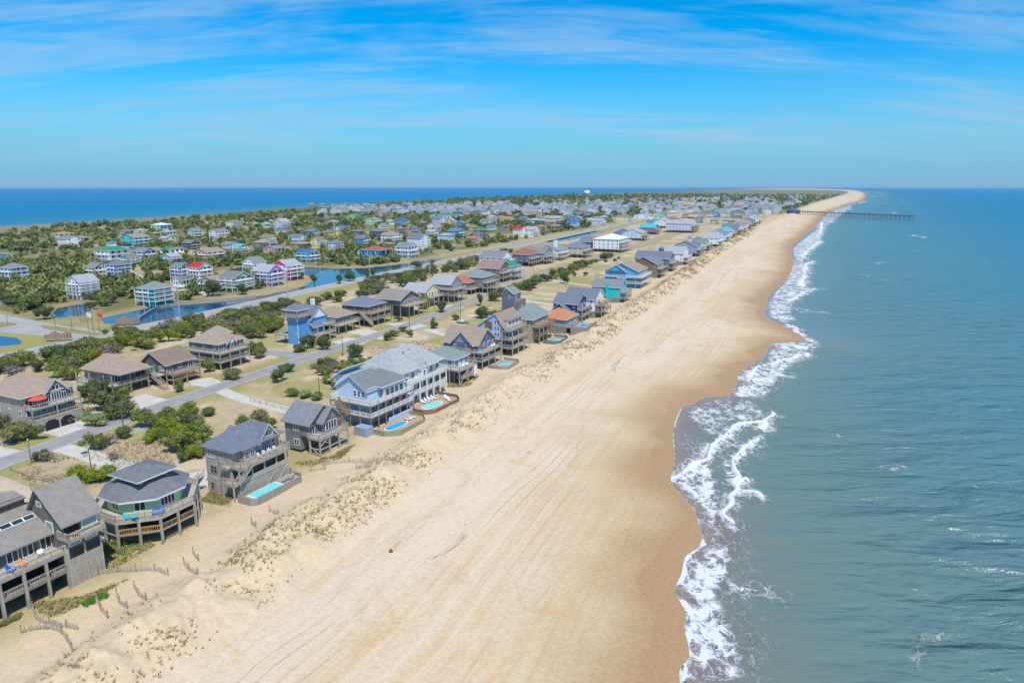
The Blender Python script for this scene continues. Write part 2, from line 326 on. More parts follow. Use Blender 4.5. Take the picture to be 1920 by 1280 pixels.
def attrn(t,name,o='Fac'):
    n=t.nodes.new('ShaderNodeAttribute'); n.attribute_name=name; return n.outputs[o]
gm=bpy.data.materials.new('ground_sand_and_grass'); gm.use_nodes=True; t=gm.node_tree; b=t.nodes['Principled BSDF']
tcn=t.nodes.new('ShaderNodeTexCoord'); P_=tcn.outputs['Object']
base=attrn(t,'gcol','Color'); bea=attrn(t,'beach'); wt=attrn(t,'wet'); wt2=attrn(t,'damp'); suv=attrn(t,'suv','Vector')
trk=noisen(t,mapping(t,suv,sc=(1,.018,1)),.55,7,.74,.0)
fine=noisen(t,mapping(t,suv,sc=(1,.03,1)),2.2,3,.6,.0)
big=noisen(t,mapping(t,suv,rot=(0,0,.12),sc=(1,.2,1)),.05,4,.6,.8)
orange=mathn(t,'MULTIPLY',maprange(t,mathn(t,'ADD',mathn(t,'MULTIPLY',trk,.62),mathn(t,'MULTIPLY',big,.62)),.55,.78),.85)
bc=mixc(t,orange,(.655,.53,.38),(.60,.405,.225))
bc=mixc(t,mathn(t,'MULTIPLY',maprange(t,fine,.5,.72),.14),bc,(.70,.575,.41))
blot=noisen(t,P_,.09,5,.6,.8); bc=mixc(t,mathn(t,'MULTIPLY',maprange(t,blot,.5,.68),.5),bc,(.655,.52,.37))
bl2=noisen(t,P_,.05,6,.65,1.5); bc=mixc(t,mathn(t,'MULTIPLY',maprange(t,bl2,.54,.70),.7),bc,(.575,.375,.18))
mineral=mathn(t,'MULTIPLY',maprange(t,noisen(t,mapping(t,suv,sc=(1,.35,1)),.13,8,.78,1.4),.575,.68),mathn(t,'MULTIPLY',maprange(t,attrn(t,'shore_d'),16,24),maprange(t,attrn(t,'shore_d'),52,36)))
wob=mathn(t,'MULTIPLY',noisen(t,mapping(t,suv,sc=(.6,.35,1)),.03,3,.5),16.)
sx=t.nodes.new('ShaderNodeSeparateXYZ'); t.links.new(suv,sx.inputs[0]); fr=mathn(t,'FRACT',mathn(t,'DIVIDE',mathn(t,'ADD',sx.outputs[0],wob),1.9))
rut=mathn(t,'MULTIPLY',maprange(t,mathn(t,'ABSOLUTE',mathn(t,'SUBTRACT',fr,.5)),.14,.03),maprange(t,noisen(t,mapping(t,suv,sc=(1,.12,1)),.12,4,.6),.5,.62))
bc=mixc(t,mathn(t,'MULTIPLY',rut,.6),bc,(.47,.335,.19))
wob2=mathn(t,'MULTIPLY',noisen(t,mapping(t,suv,loc=(40,90,0),sc=(.6,.5,1)),.04,3,.5),30.); fr2=mathn(t,'FRACT',mathn(t,'DIVIDE',mathn(t,'ADD',mathn(t,'ADD',sx.outputs[0],wob2),mathn(t,'MULTIPLY',sx.outputs[1],.12)),4.3))
rut2=mathn(t,'MULTIPLY',maprange(t,mathn(t,'ABSOLUTE',mathn(t,'SUBTRACT',fr2,.5)),.06,.015),maprange(t,noisen(t,mapping(t,suv,loc=(7,3,0),sc=(1,.2,1)),.08,4,.6),.5,.6))
bc=mixc(t,mathn(t,'MULTIPLY',rut2,.5),bc,(.50,.36,.22))
bc=mixc(t,mathn(t,'MULTIPLY',mineral,.7),bc,(.17,.155,.17))
bc=mixc(t,mathn(t,'MULTIPLY',wt2,.62),bc,(.53,.37,.20))
bc=mixc(t,mathn(t,'MULTIPLY',wt,.88),bc,(.355,.20,.09))
c=mixc(t,bea,base,bc)
fn=noisen(t,P_,1.6,6,.75); c=mixc(t,.55,c,mixc(t,maprange(t,fn,.25,.75,0,1,False),(.55,.55,.55),(1.35,1.35,1.35)),'MULTIPLY') if False else mixc(t,.5,c,mixc(t,maprange(t,fn,.3,.7,0,1,False),(.70,.70,.68),(1.28,1.28,1.28)),'MULTIPLY')
t.links.new(c,b.inputs['Base Color'])
t.links.new(maprange(t,mathn(t,'MULTIPLY',wt,bea),0.2,1,.95,.6,False),b.inputs['Roughness']); b.inputs['Specular IOR Level'].default_value=.25
bn=t.nodes.new('ShaderNodeBump'); bn.inputs['Strength'].default_value=.35; bn.inputs['Distance'].default_value=.25
hh=mathn(t,'ADD',mathn(t,'MULTIPLY',noisen(t,P_,.8,5,.65),mathn(t,'SUBTRACT',1,wt)),mathn(t,'MULTIPLY',mathn(t,'MULTIPLY',trk,.5),bea)); t.links.new(hh,bn.inputs['Height']); t.links.new(bn.outputs[0],b.inputs['Normal'])
S_=GX*SHD[0]+GY*SHD[1]; suvA=np.stack([TD,S_,0*S_],-1)
kq=lambda m:(m[:-1,:-1]|m[1:,:-1]|m[:-1,1:]|m[1:,1:])
grid_obj('ground',GX,GY,GZ,kq((SGN>-14)&(Dm<33000)),{'gcol':('FLOAT_COLOR',col),'beach':('FLOAT',beach),'wet':('FLOAT',wet),'damp':('FLOAT',wet2),'suv':('FLOAT_VECTOR',suvA),'shore_d':('FLOAT',np.minimum(d_sea,200))},gm)
# sea
BREAK=[([(1400,1280),(1397,1239),(1390,1211),(1392,1173),(1362,1145),(1369,1099),(1384,1064),(1372,1014),(1366,990)],2.6,.3),
 ([(1369,985),(1362,972),(1369,940),(1391,918),(1376,898),(1371,870),(1374,857),(1397,840),(1428,823)],1.1,1.),([(1391,918),(1398,905)],.9,1.),([(1391,918),(1412,928),(1424,938)],1.0,.8),
 ([(1300,960),(1312,990),(1318,1010),(1290,1040),(1275,1090),(1270,1112),(1290,1150),(1285,1180),(1294,1210),(1278,1250),(1278,1280)],1.0,.8),
 ([(1258,901),(1275,888),(1316,862),(1322,850),(1335,840),(1350,821),(1375,805),(1397,792),(1425,795),(1438,806)],1.3,1.),
 ([(1350,825),(1380,838),(1400,845)],1.8,.75),([(1450,776),(1440,784),(1420,787)],1.0,.9),
 ([(1383,706),(1406,703),(1428,687),(1475,674),(1512,664)],1.4,1.),([(1400,712),(1440,708),(1465,704)],2.5,.7),
 ([(1476,609),(1493,618),(1502,630),(1524,641)],1.4,.95),([(1450,643),(1475,648),(1510,650),(1530,645)],2.2,.75),
 ([(1476,566),(1490,558),(1504,548),(1530,541)],2.0,1.),([(1500,536),(1505,520),(1510,498),(1527,490)],2.6,.95),([(1506,480),(1512,470),(1538,452)],3.0,.95),([(1500,478),(1515,487)],2.,.8),
 ([(1529,446),(1540,430),(1541,418),(1563,416)],3.2,.95),([(1500,585),(1548,586)],1.0,.8),([(1436,577),(1460,574),(1500,580)],2.5,.6),([(1538,408),(1550,400),(1580,396)],4.,.9),([(1560,398),(1600,392)],5.,.7),
 ([(1605,382),(1625,378)],6,.8),([(1622,368),(1660,366)],9,.7),([(1640,360),(1664,364)],8,.7),([(1660,381),(1700,379)],3.5,.8),([(1683,391),(1698,390)],3,.8),([(1640,397),(1680,399)],4,.75),([(1655,409),(1690,411)],4,.8),
 ([(1704,440),(1732,445)],2.2,.95),([(1770,453),(1776,453)],1.4,.9),([(1712,470),(1720,470)],1.2,.9),([(1640,495),(1655,492)],1.2,.7),([(1600,510),(1680,530)],1.0,.45),
 ([(1380,1100),(1400,1108)],1.4,.62),([(1418,1100),(1434,1112)],1.5,.62),([(1705,1188),(1725,1186),(1765,1188)],.5,.62),([(1710,1210),(1722,1245)],.6,.5),([(1665,880),(1692,877)],.5,.6),([(1810,825),(1830,823)],.6,.5),([(1838,912),(1842,913)],.5,.6),([(1566,818),(1572,815)],.5,.8)]
LACE=[([(1275,1280),(1278,1215),(1268,1110),(1288,1040),(1316,1010),(1300,955),(1258,900),(1320,862),(1345,880),(1362,935),(1364,985),(1374,1010),(1384,1062),(1365,1110),(1372,1145),(1395,1185),(1402,1280)],.95),
 ([(1272,774),(1303,757),(1330,745),(1400,745),(1450,775),(1430,800),(1395,792),(1345,822),(1320,815)],.55),([(1264,850),(1262,809),(1281,802),(1320,815),(1345,825),(1325,850)],.36),
 ([(1387,712),(1383,704),(1430,686),(1512,664),(1490,690),(1460,720),(1440,748),(1370,742)],.85),([(1432,668),(1450,642),(1512,641),(1530,645),(1510,665),(1440,684)],.75),
 ([(1434,592),(1440,560),(1467,531),(1500,536),(1530,541),(1500,562),(1490,585),(1500,600),(1470,606)],.72),([(1467,531),(1487,486),(1484,466),(1530,430),(1545,430),(1540,455),(1512,485),(1510,530)],.75),([(1524,427),(1557,396),(1600,385),(1570,410),(1548,425)],.6)]
foam=np.zeros(GX.shape); lace=np.zeros(GX.shape); sea_m=(SGN<6)&(GX>-200)
cs=(SGN<40)&(d_sea<900)
xs,ys=GX[cs],GY[cs]; fo=np.zeros(xs.shape); la=np.zeros(xs.shape); jx=(vnoise(xs,ys,4,77)-.5)*3; jy=(vnoise(xs,ys,4,78)-.5)*3
for pl,wd,am in BREAK:
    Q=upl(smooth_line(pl,6),WL); m=(xs>Q[:,0].min()-25)&(xs<Q[:,0].max()+25)&(ys>Q[:,1].min()-25)&(ys<Q[:,1].max()+25)
    d=pdist(Q,xs[m]+jx[m],ys[m]+jy[m]); vv=.45+.9*vnoise(xs[m],ys[m],7,5); fo[m]=np.maximum(fo[m],am*np.exp(-(d/(wd*.8*vv))**2)); la[m]=np.maximum(la[m],.8*am*np.exp(-(d/(wd*2.4))**2))
for P,am in LACE:
    Q=upl(smooth_line(P+[P[0]],8),WL); i=inpoly(Q,xs+jx*.6,ys+jy*.6); d=pdist_near(upl(P,WL),Q,xs,ys,12); la=np.maximum(la,np.where(i,am*sst(-.5,3,d),am*np.exp(-(d/1.2)**2)*.5))
foam[cs]=fo; lace[cs]=la
edge=np.exp(-(DSH/(.35+.5*vnoise(GX,GY,6,15)))**2)*.6*(d_sea<400)
foam=np.maximum(foam,edge)
seadist=np.where(SGN<0,d_sea,0); seadist=np.where(d_snd<d_sea,np.minimum(d_snd*1.5+60,4000),seadist)
sm=bpy.data.materials.new('sea_water_and_foam'); sm.use_nodes=True; t=sm.node_tree; b=t.nodes['Principled BSDF']
tcn=t.nodes.new('ShaderNodeTexCoord'); P_=tcn.outputs['Object']; fa=attrn(t,'foam'); la_=attrn(t,'lace'); dp=attrn(t,'offshore')
def ramp(t,f,stops):
    r=t.nodes.new('ShaderNodeValToRGB'); t.links.new(f,r.inputs[0]); e=r.color_ramp.elements
    while len(e)<len(stops): e.new(.5)
    for k,(p,c_) in enumerate(stops): e[k].position=p; e[k].color=(*c_,1)
    return r.outputs[0]
lg=mathn(t,'DIVIDE',mathn(t,'LOGARITHM',mathn(t,'ADD',dp,1.),10.),3.7)
patch=noisen(t,P_,.012,4,.6,.4); lg2=mathn(t,'ADD',lg,mathn(t,'MULTIPLY',mathn(t,'SUBTRACT',patch,.5),.16))
wc=ramp(t,lg2,[(0,(.31,.225,.17)),(.16,(.22,.18,.15)),(.28,(.15,.19,.155)),(.40,(.115,.19,.18)),(.56,(.06,.19,.225)),(.68,(.012,.185,.30)),(.80,(0,.18,.36)),(.95,(0,.18,.37))])  # depth tint plus sky-reflection blue painted into the base colour offshore
wobv=t.nodes.new('ShaderNodeTexNoise'); wobv.inputs['Scale'].default_value=.45; wobv.inputs['Detail'].default_value=4; t.links.new(P_,wobv.inputs['Vector'])
vm=t.nodes.new('ShaderNodeVectorMath'); vm.operation='MULTIPLY_ADD'; t.links.new(wobv.outputs['Color'],vm.inputs[0]); vm.inputs[1].default_value=(3.2,3.2,0); t.links.new(mapping(t,P_,rot=(0,0,R(-35)),sc=(1.,.55,1)),vm.inputs[2])
def vor(sc):
    n=t.nodes.new('ShaderNodeTexVoronoi'); n.feature='DISTANCE_TO_EDGE'; n.inputs['Scale'].default_value=sc; t.links.new(vm.outputs[0],n.inputs['Vector']); return n.outputs[0]
v1=mathn(t,'DIVIDE',vor(.55),.5); v2=mathn(t,'DIVIDE',vor(1.6),.5)
ln1=noisen(t,P_,1.3,5,.7,1.); ln2=noisen(t,P_,.16,4,.6,1.)
net=mathn(t,'ADD',mathn(t,'MULTIPLY',mathn(t,'MINIMUM',v1,mathn(t,'ADD',v2,.12)),.75),mathn(t,'MULTIPLY',ln1,.42))
lamt=mathn(t,'MULTIPLY',la_,maprange(t,ln2,.3,.68,.36,1.02,False))
lf=maprange(t,mathn(t,'SUBTRACT',mathn(t,'MULTIPLY',lamt,.80),net),-.20,.22)
lf=mathn(t,'MULTIPLY',lf,maprange(t,la_,.02,.2))
fsum=mathn(t,'ADD',mathn(t,'MULTIPLY',ln1,.62),mathn(t,'MULTIPLY',ln2,.4))
ff=maprange(t,mathn(t,'ADD',fa,mathn(t,'MULTIPLY',mathn(t,'SUBTRACT',fsum,.5),2.0)),.36,.70)
ff=mathn(t,'MULTIPLY',ff,maprange(t,fa,.03,.22))
foamf=mathn(t,'MAXIMUM',lf,ff,True)
t.links.new(mixc(t,foamf,wc,(.66,.66,.65)),b.inputs['Base Color'])
t.links.new(mathn(t,'MAXIMUM',mathn(t,'MULTIPLY',foamf,.9),maprange(t,lg,.45,.8,.24,.48)),b.inputs['Roughness']); b.inputs['IOR'].default_value=1.33; b.inputs['Specular IOR Level'].default_value=.5
wv1=noisen(t,mapping(t,P_,rot=(0,0,R(38)),sc=(.28,1,1)),.16,3,.5,.3); wv2=noisen(t,mapping(t,P_,rot=(0,0,R(20)),sc=(.4,1,1)),.55,4,.6,.5); wv3=noisen(t,P_,.03,2)
hh=mathn(t,'ADD',mathn(t,'ADD',mathn(t,'MULTIPLY',wv1,5.2),mathn(t,'MULTIPLY',wv2,.9)),mathn(t,'MULTIPLY',wv3,1.5)); hh=mathn(t,'ADD',mathn(t,'MULTIPLY',hh,maprange(t,dp,2,40)),mathn(t,'MULTIPLY',foamf,.25))
bn=t.nodes.new('ShaderNodeBump'); bn.inputs['Strength'].default_value=1.; bn.inputs['Distance'].default_value=1.; t.links.new(hh,bn.inputs['Height']); t.links.new(bn.outputs[0],b.inputs['Normal'])
amp=sst(8,60,seadist)*sst(3000,800,Dm)
SZ=WL+amp*.35*np.sin((GX*math.cos(R(38))+GY*math.sin(R(38)))/2.1+3*fbm(GX,GY,30,2,9))*fbm(GX,GY,45,2,8)+np.where(foam>.35,(foam-.35)*1.2,0)*(SGN<-2)
grid_obj('sea',GX,GY,SZ,kq(SGN<5),{'foam':('FLOAT',foam),'lace':('FLOAT',lace),'offshore':('FLOAT',seadist)},sm)
# still water of the canal and ponds
pm=bpy.data.materials.new('still_pond_water'); pm.use_nodes=True; t=pm.node_tree; b=t.nodes['Principled BSDF']; b.inputs['Base Color'].default_value=(.018,.085,.16,1); b.inputs['Roughness'].default_value=.09; b.inputs['IOR'].default_value=1.33
tcn=t.nodes.new('ShaderNodeTexCoord'); bn=t.nodes.new('ShaderNodeBump'); bn.inputs['Strength'].default_value=.12; t.links.new(noisen(t,mapping(t,tcn.outputs['Object'],sc=(.5,1,1)),.5,3),bn.inputs['Height']); t.links.new(bn.outputs[0],b.inputs['Normal'])
for k,P in WPOLY.items():
    c0=P.mean(0); Q=[tuple(c0+(p-c0)*1.03) for p in P]
    o=link(k,MB().prism([tuple(p) for p in Q],-1.6,-.75).mesh(k,pm)); o['kind']='structure'
# ------------------------------------------------------------------ roads, paths, drives
def ribbon(mb,P,w0,w1,z,mi=0):
    P=np.asarray(P); T=np.gradient(P,axis=0); T/=np.linalg.norm(T,axis=1)[:,None]; Nn=np.stack([-T[:,1],T[:,0]],1)
    a=P+Nn*w0; b_=P+Nn*w1; o=len(mb.v); n=len(P)
    mb.v+=[(x,y,z) for x,y in a]+[(x,y,z) for x,y in b_]
    for i in range(n-1): mb.f.append([o+n+i,o+n+i+1,o+i+1,o+i]); mb.m.append(mi)
    return mb
def road(name,P,half,m,yel=True,z=.03):
    mb=ribbon(MB(),P,half,-half,z)
    if yel:
        ribbon(mb,P,.22,.08,.045,1); ribbon(mb,P,-.08,-.22,.045,1); ribbon(mb,P,half-.35,half-.5,.045,2); ribbon(mb,P,-half+.5,-half+.35,.045,2)
    o=link(name,mb.mesh(name,[m,M_YEL,M_LINE])); o['kind']='structure'; return o
road('highway',HWY,5.6,M_ASPHD); road('beach_road',ROAD,3.3,M_ASPH)
i0=int(len(HWY)*.13); mbp=ribbon(MB(),HWY[i0:],14.2,11.8,.02); o=link('bike_path',mbp.mesh('bike_path',M_CONC)); o['kind']='structure'
road('side_road',smooth_line(upl([(480,662),(505,661),(540,664),(575,672),(590,670)]),4),3.,M_ASPH,False,.026)
road('west_street',smooth_line(upl([(-60,590),(0,566),(28,550),(60,530),(110,514),(165,500),(195,490),(240,478)]),8),3.,M_ASPH,False,.028)
road('town_street',smooth_line(upl([(195,490),(330,545),(360,541),(400,556)]),8),2.6,M_CONC,False,.025)
def patch(name,px,m,z=.024):
    o=link(name,MB().prism([up(*p) for p in px],-.25,z).mesh(name,m)); o['kind']='structure'; return o
patch('entrance_road',[(-80,600),(0,588),(50,598),(120,611),(200,621),(262,617),(225,634),(170,642),(130,632),(60,628),(0,622),(-80,622)],M_ASPHD,.026)
patch('entrance_island',[(76,610),(105,612),(165,621),(200,628),(180,629),(120,622),(80,615)],mat('island_grass',(.27,.23,.08),.95,.2,.5),.13)
patch('entrance_island',[(-60,607),(0,604),(28,606),(32,609),(0,614),(-60,618)],mat('island_grass',(.27,.23,.08)),.13)
for k,P in enumerate([[(72,808),(112,782),(150,784),(170,806),(132,824)],[(-90,850),(-10,835),(48,846),(22,862),(-90,890)],[(240,746),(272,738),(326,752),(303,768),(252,764)],[(353,714),(396,707),(432,722),(412,729),(360,722)],
  [(348,888),(386,880),(408,900),(400,912),(352,916)],[(620,641),(650,632),(697,637),(672,649),(640,646)],[(648,622),(690,617),(738,627),(716,637)],[(722,607),(762,603),(803,610),(772,619)],[(480,698),(512,700),(545,696),(525,706)],[(815,575),(850,571),(870,577),(845,582)],[(600,688),(660,697),(640,700),(598,693)]]):
    patch('driveway',P,M_CONC)
for P,wd,m in [([(100,836),(150,848),(200,864),(245,880),(262,892)],2.2,M_CONC),([(-20,900),(10,912),(45,930),(75,945)],2.2,mat('sandy_track',(.50,.41,.29),.95,.12,.4)),([(408,729),(455,748),(500,759),(545,770),(575,772)],2.0,M_CONC),([(262,796),(285,803),(308,812)],2.4,M_GRAV),
   ([(745,645),(800,652),(850,664)],1.6,mat('sandy_track',(.5,.41,.29))),([(800,617),(850,632),(905,640)],1.8,M_CONC),([(875,590),(930,600),(960,606)],1.6,M_CONC),([(940,560),(1000,566),(1040,572)],1.8,M_CONC),([(1010,520),(1060,530),(1120,536)],1.8,M_CONC)]:
    o=link('driveway',ribbon(MB(),smooth_line(upl(P),3),wd,-wd,.022).mesh('driveway',m)); o['kind']='structure'
# crosswalk bars on the highway beside the entrance
mb=MB()
for k in range(9):
    x,y=up(140+k*11.5,643-k*2.3); mb.box(x-.9,x+.9,y-.25,y+.25,.03,.05)
o=link('crosswalk_marking',mb.mesh('crosswalk_marking',M_LINE)); o['kind']='structure'
# ------------------------------------------------------------------ house kit
def unit_window(n,glass,cols=2,bar=.08,rows=1):
    mb=MB(); mb.box(-.5,.5,-.06,.03,-.5,-.5+bar); mb.box(-.5,.5,-.06,.03,.5-bar,.5)
    for k in range(cols+1):
        x=-.5+(1-bar)*k/cols; mb.box(x,x+bar,-.055,.03,-.5+bar,.5-bar)
    for k in range(1,rows): z=-.5+k/rows; mb.box(-.5+bar,.5-bar,-.05,.03,z-bar*.3,z+bar*.3)
    fr=mb.mesh('window_frame',M_WHITE); frd=mb.mesh('window_frame_dark',M_TRIMD)
    pn=MB().box(-.5+bar*.5,.5-bar*.5,-.025,.0,-.5+bar*.5,.5-bar*.5).mesh('pane',glass)
    return fr,frd,pn
WIN={'w':unit_window('w',M_GLASS),'d':unit_window('d',M_GLASS,2,.07),'g':unit_window('g',M_GLASSG,1,.07),'t':unit_window('t',M_GLASS,1,.1,2),'q':unit_window('q',M_GLASS,4,.045)}
FARWIN=MB().box(-.5,.5,-.05,.03,-.5,.5).mesh('window',M_GLASS)
ROT={'S':0,'E':math.pi/2,'N':math.pi,'W':-math.pi/2}
class House:
    def __init__(s,name,px,yaw,label,cat='house',group=None,z=0.,xy=None):
        X,Y=xy if xy else up(*px); s.e=bpy.data.objects.new(name,None); COL.objects.link(s.e); s.e.empty_display_size=1
        s.e.location=(X,Y,z); s.e.rotation_euler=(0,0,-R(yaw)); tag(s.e,label,cat,group)
    def ob(s,name,mb,mats,parent=None,smooth=False): return link(name,mb.mesh(name,mats,smooth),parent or s.e)
    def box(s,name,x0,x1,y0,y1,z0,z1,m,parent=None): return s.ob(name,MB().box(x0,x1,y0,y1,z0,z1),m,parent)
    def gable(s,x0,x1,y0,y1,z,h,axis,m,wm,trim=None,ov=.5,th=.2,rf=.5,gab=True):
        trim=trim or M_TRIM
        if axis=='y': a0,a1,b0,b1=x0,x1,y0,y1; P=lambda a,b,c:(a,b,c)
        else: a0,a1,b0,b1=y0,y1,x0,x1; P=lambda a,b,c:(b,a,c)
        rm=a0+(a1-a0)*rf; dl=ov*h/(rm-a0) if rm>a0 else 0; dr=ov*h/(a1-rm) if a1>rm else 0
        prof=[(a0-ov,z-dl),(rm,z+h),(a1+ov,z-dr)]
        if rf<=0: prof=[(a0,z+h),(a1+ov,z-dr)]
        if rf>=1: prof=[(a0-ov,z-dl),(a1,z+h)]
        n=len(prof); b0-=ov; b1+=ov; v=[]; 
        for bb in (b0,b1): v+=[P(a,bb,c) for a,c in prof]+[P(a,bb,c-th) for a,c in prof]
        mb=MB(); o=2*n
        flip=axis!='y'
        def q(f,mi): mb.f.append(f[::-1] if flip else f); mb.m.append(mi)
        mb.v=v
        for i in range(n-1):
            q([i,i+1,o+i+1,o+i],0); q([n+i+1,n+i,o+n+i,o+n+i+1],1); q([i+1,i,n+i,n+i+1],1); q([o+i,o+i+1,o+n+i+1,o+n+i],1)
        q([0,o,o+n,n],1); q([o+n-1,n-1,2*n-1,o+2*n-1],1)
        r=s.ob('roof',mb,[m,trim])
        if gab:
            for bb,e in ((b0+ov,.12),(b1-ov,-.12)):
                pr=[(a0,z),(a1,z),(rm,z+h-.02)] if 0<rf<1 else ([(a0,z),(a1,z),(a0,z+h-.02)] if rf<=0 else [(a0,z),(a1,z),(a1,z+h-.02)])
                pr=[(a,c-.06) for a,c in pr]
                mb=MB(); mb.v=[P(a,bb,c) for a,c in pr]+[P(a,bb+e,c) for a,c in pr]
                mb.f=[[0,1,2],[5,4,3],[0,3,4,1],[1,4,5,2],[2,5,3,0]]; mb.m=[0]*5
                s.ob('gable_wall',mb,wm)
        return r
    def hip(s,x0,x1,y0,y1,z,h,m,trim=None,ov=.6,th=.22,ridge=None):
        trim=trim or M_TRIM; x0-=ov;x1+=ov;y0-=ov;y1+=ov; w_,l=x1-x0,y1-y0
        if ridge is None: ridge=abs(l-w_)*1.0
        cx,cy=(x0+x1)/2,(y0+y1)/2
        r0,r1=((cx,cy-ridge/2),(cx,cy+ridge/2)) if l>=w_ else ((cx-ridge/2,cy),(cx+ridge/2,cy))
        v=[(x0,y0,z),(x1,y0,z),(x1,y1,z),(x0,y1,z),(x0,y0,z-th),(x1,y0,z-th),(x1,y1,z-th),(x0,y1,z-th),(*r0,z+h),(*r1,z+h)]
        mb=MB(); mb.v=v
        if l>=w_: fs=[([0,1,8],0),([1,2,9,8],0),([2,3,9],0),([3,0,8,9],0)]
        else: fs=[([0,1,9,8],0),([1,2,9],0),([2,3,8,9],0),([3,0,8],0)]
        fs+=[([4,5,1,0],1),([5,6,2,1],1),([6,7,3,2],1),([7,4,0,3],1),([7,6,5,4],1)]
        for f,mi in fs: mb.f.append(f); mb.m.append(mi)
        return s.ob('roof',mb,[m,trim])
    def win(s,face,plane,u,z,w_,h,kind='w',dark=False,name='window',parent=None,off=.0):
        fr,frd,pn=WIN[kind]; sg={'S':-1,'E':1,'N':1,'W':-1}[face]; pl=plane+sg*(.03+off)
        loc=(u,pl,z+h/2) if face in 'SN' else (pl,u,z+h/2)
        o=link(name,frd if dark else fr,parent or s.e,loc,ROT[face]); o.scale=(w_,1,h); link('pane',pn,o); return o
    def row(s,face,plane,us,z,w_,h,kind='w',dark=False):
        for u in us: s.win(face,plane,u,z,w_,h,kind,dark)
    def rail(s,pts,z,m,h=1.05,step=.42,cap=None):
        mb=MB()
        for p,q in zip(pts[:-1],pts[1:]):
            L=math.dist(p,q); n=max(1,round(L/1.9))
            P=lambda t,zz:(p[0]+(q[0]-p[0])*t,p[1]+(q[1]-p[1])*t,zz)
            for k in range(n+1): mb.bar(P(k/n,z),P(k/n,z+h),.11)
            mb.bar(P(0,z+h),P(1,z+h),.15,.06); mb.bar(P(0,z+.16),P(1,z+.16),.06,.09); mb.bar(P(0,z+h*.86),P(1,z+h*.86),.05,.09)
            nb=int(L/step)
            for k in range(nb): t_=(k+.5)/nb; mb.bar(P(t_,z+.16),P(t_,z+h*.86),.07)
        return s.ob('railing',mb,m)
    def deck(s,x0,x1,y0,y1,z,rails='ESN',m=None,rm=None,step=.42,edge=None):
        m=m or M_WOODL; mb=MB().box(x0,x1,y0,y1,z-.1,z); mb.box(x0+.06,x1-.06,y0+.06,y1-.06,z-.34,z-.1,1)
        d=s.ob('deck',mb,[m,edge or rm or m])
        seg={'S':((x0,y0),(x1,y0)),'E':((x1,y0),(x1,y1)),'N':((x1,y1),(x0,y1)),'W':((x0,y1),(x0,y0))}
        i=.06; f=lambda p:(min(max(p[0],x0+i),x1-i),min(max(p[1],y0+i),y1-i))
        for c in rails: s.rail([f(seg[c][0]),f(seg[c][1])],z,rm or m,step=step)
        return d
    def posts(s,xs,ys,z0,z1,m=None,r=.13,name='post'):
        for x in xs:
            for y in ys: s.box(name,x-r,x+r,y-r,y+r,z0,z1,m or M_PILE)
    def brace(s,p,q,m=None,w_=.14): return s.ob('brace',MB().bar(p,q,w_),m or M_WOOD)
    def stairs(s,p,q,wd=1.1,m=None,rm=None):
        m=m or M_WOOD; p=np.array(p,float); q=np.array(q,float); d=q-p; n=max(3,int(abs(d[2])/.2)); hd=np.array((d[0],d[1],0)); hd/=np.linalg.norm(hd); sd_=np.array((-hd[1],hd[0],0))*wd/2; mb=MB()
        for sgn in (-1,1):
            mb.bar(p+sd_*sgn,q+sd_*sgn,.07,.28); mb.bar(p+sd_*sgn+(0,0,1),q+sd_*sgn+(0,0,1),.09,.09)
            for k in range(0,n+1,3): a=p+d*k/n+sd_*sgn; mb.bar(a,a+np.array((0,0,1.)),.08)
            mb.bar(p+sd_*sgn+(0,0,.55),q+sd_*sgn+(0,0,.55),.05,.09)
        for k in range(n): a=p+d*(k+.5)/n; mb.bar(a-sd_,a+sd_,.26,.05)
        return s.ob('stairs',mb,[m])
    def slats(s,face,plane,u0,u1,z0,z1,m=None,pitch=.27):
        sg={'S':-1,'E':1}[face]; n=max(2,int((z1-z0)/pitch))
        for k in range(n):
            z=z0+(k+.25)*(z1-z0)/n; t_=.19*(z1-z0)/n/.27
            a,b_=sorted((plane,plane+sg*.05))
            if face=='E': s.box('slat',a,b_,u0,u1,z,z+t_,m or M_WOOD)
            else: s.box('slat',u0,u1,a,b_,z,z+t_,m or M_WOOD)
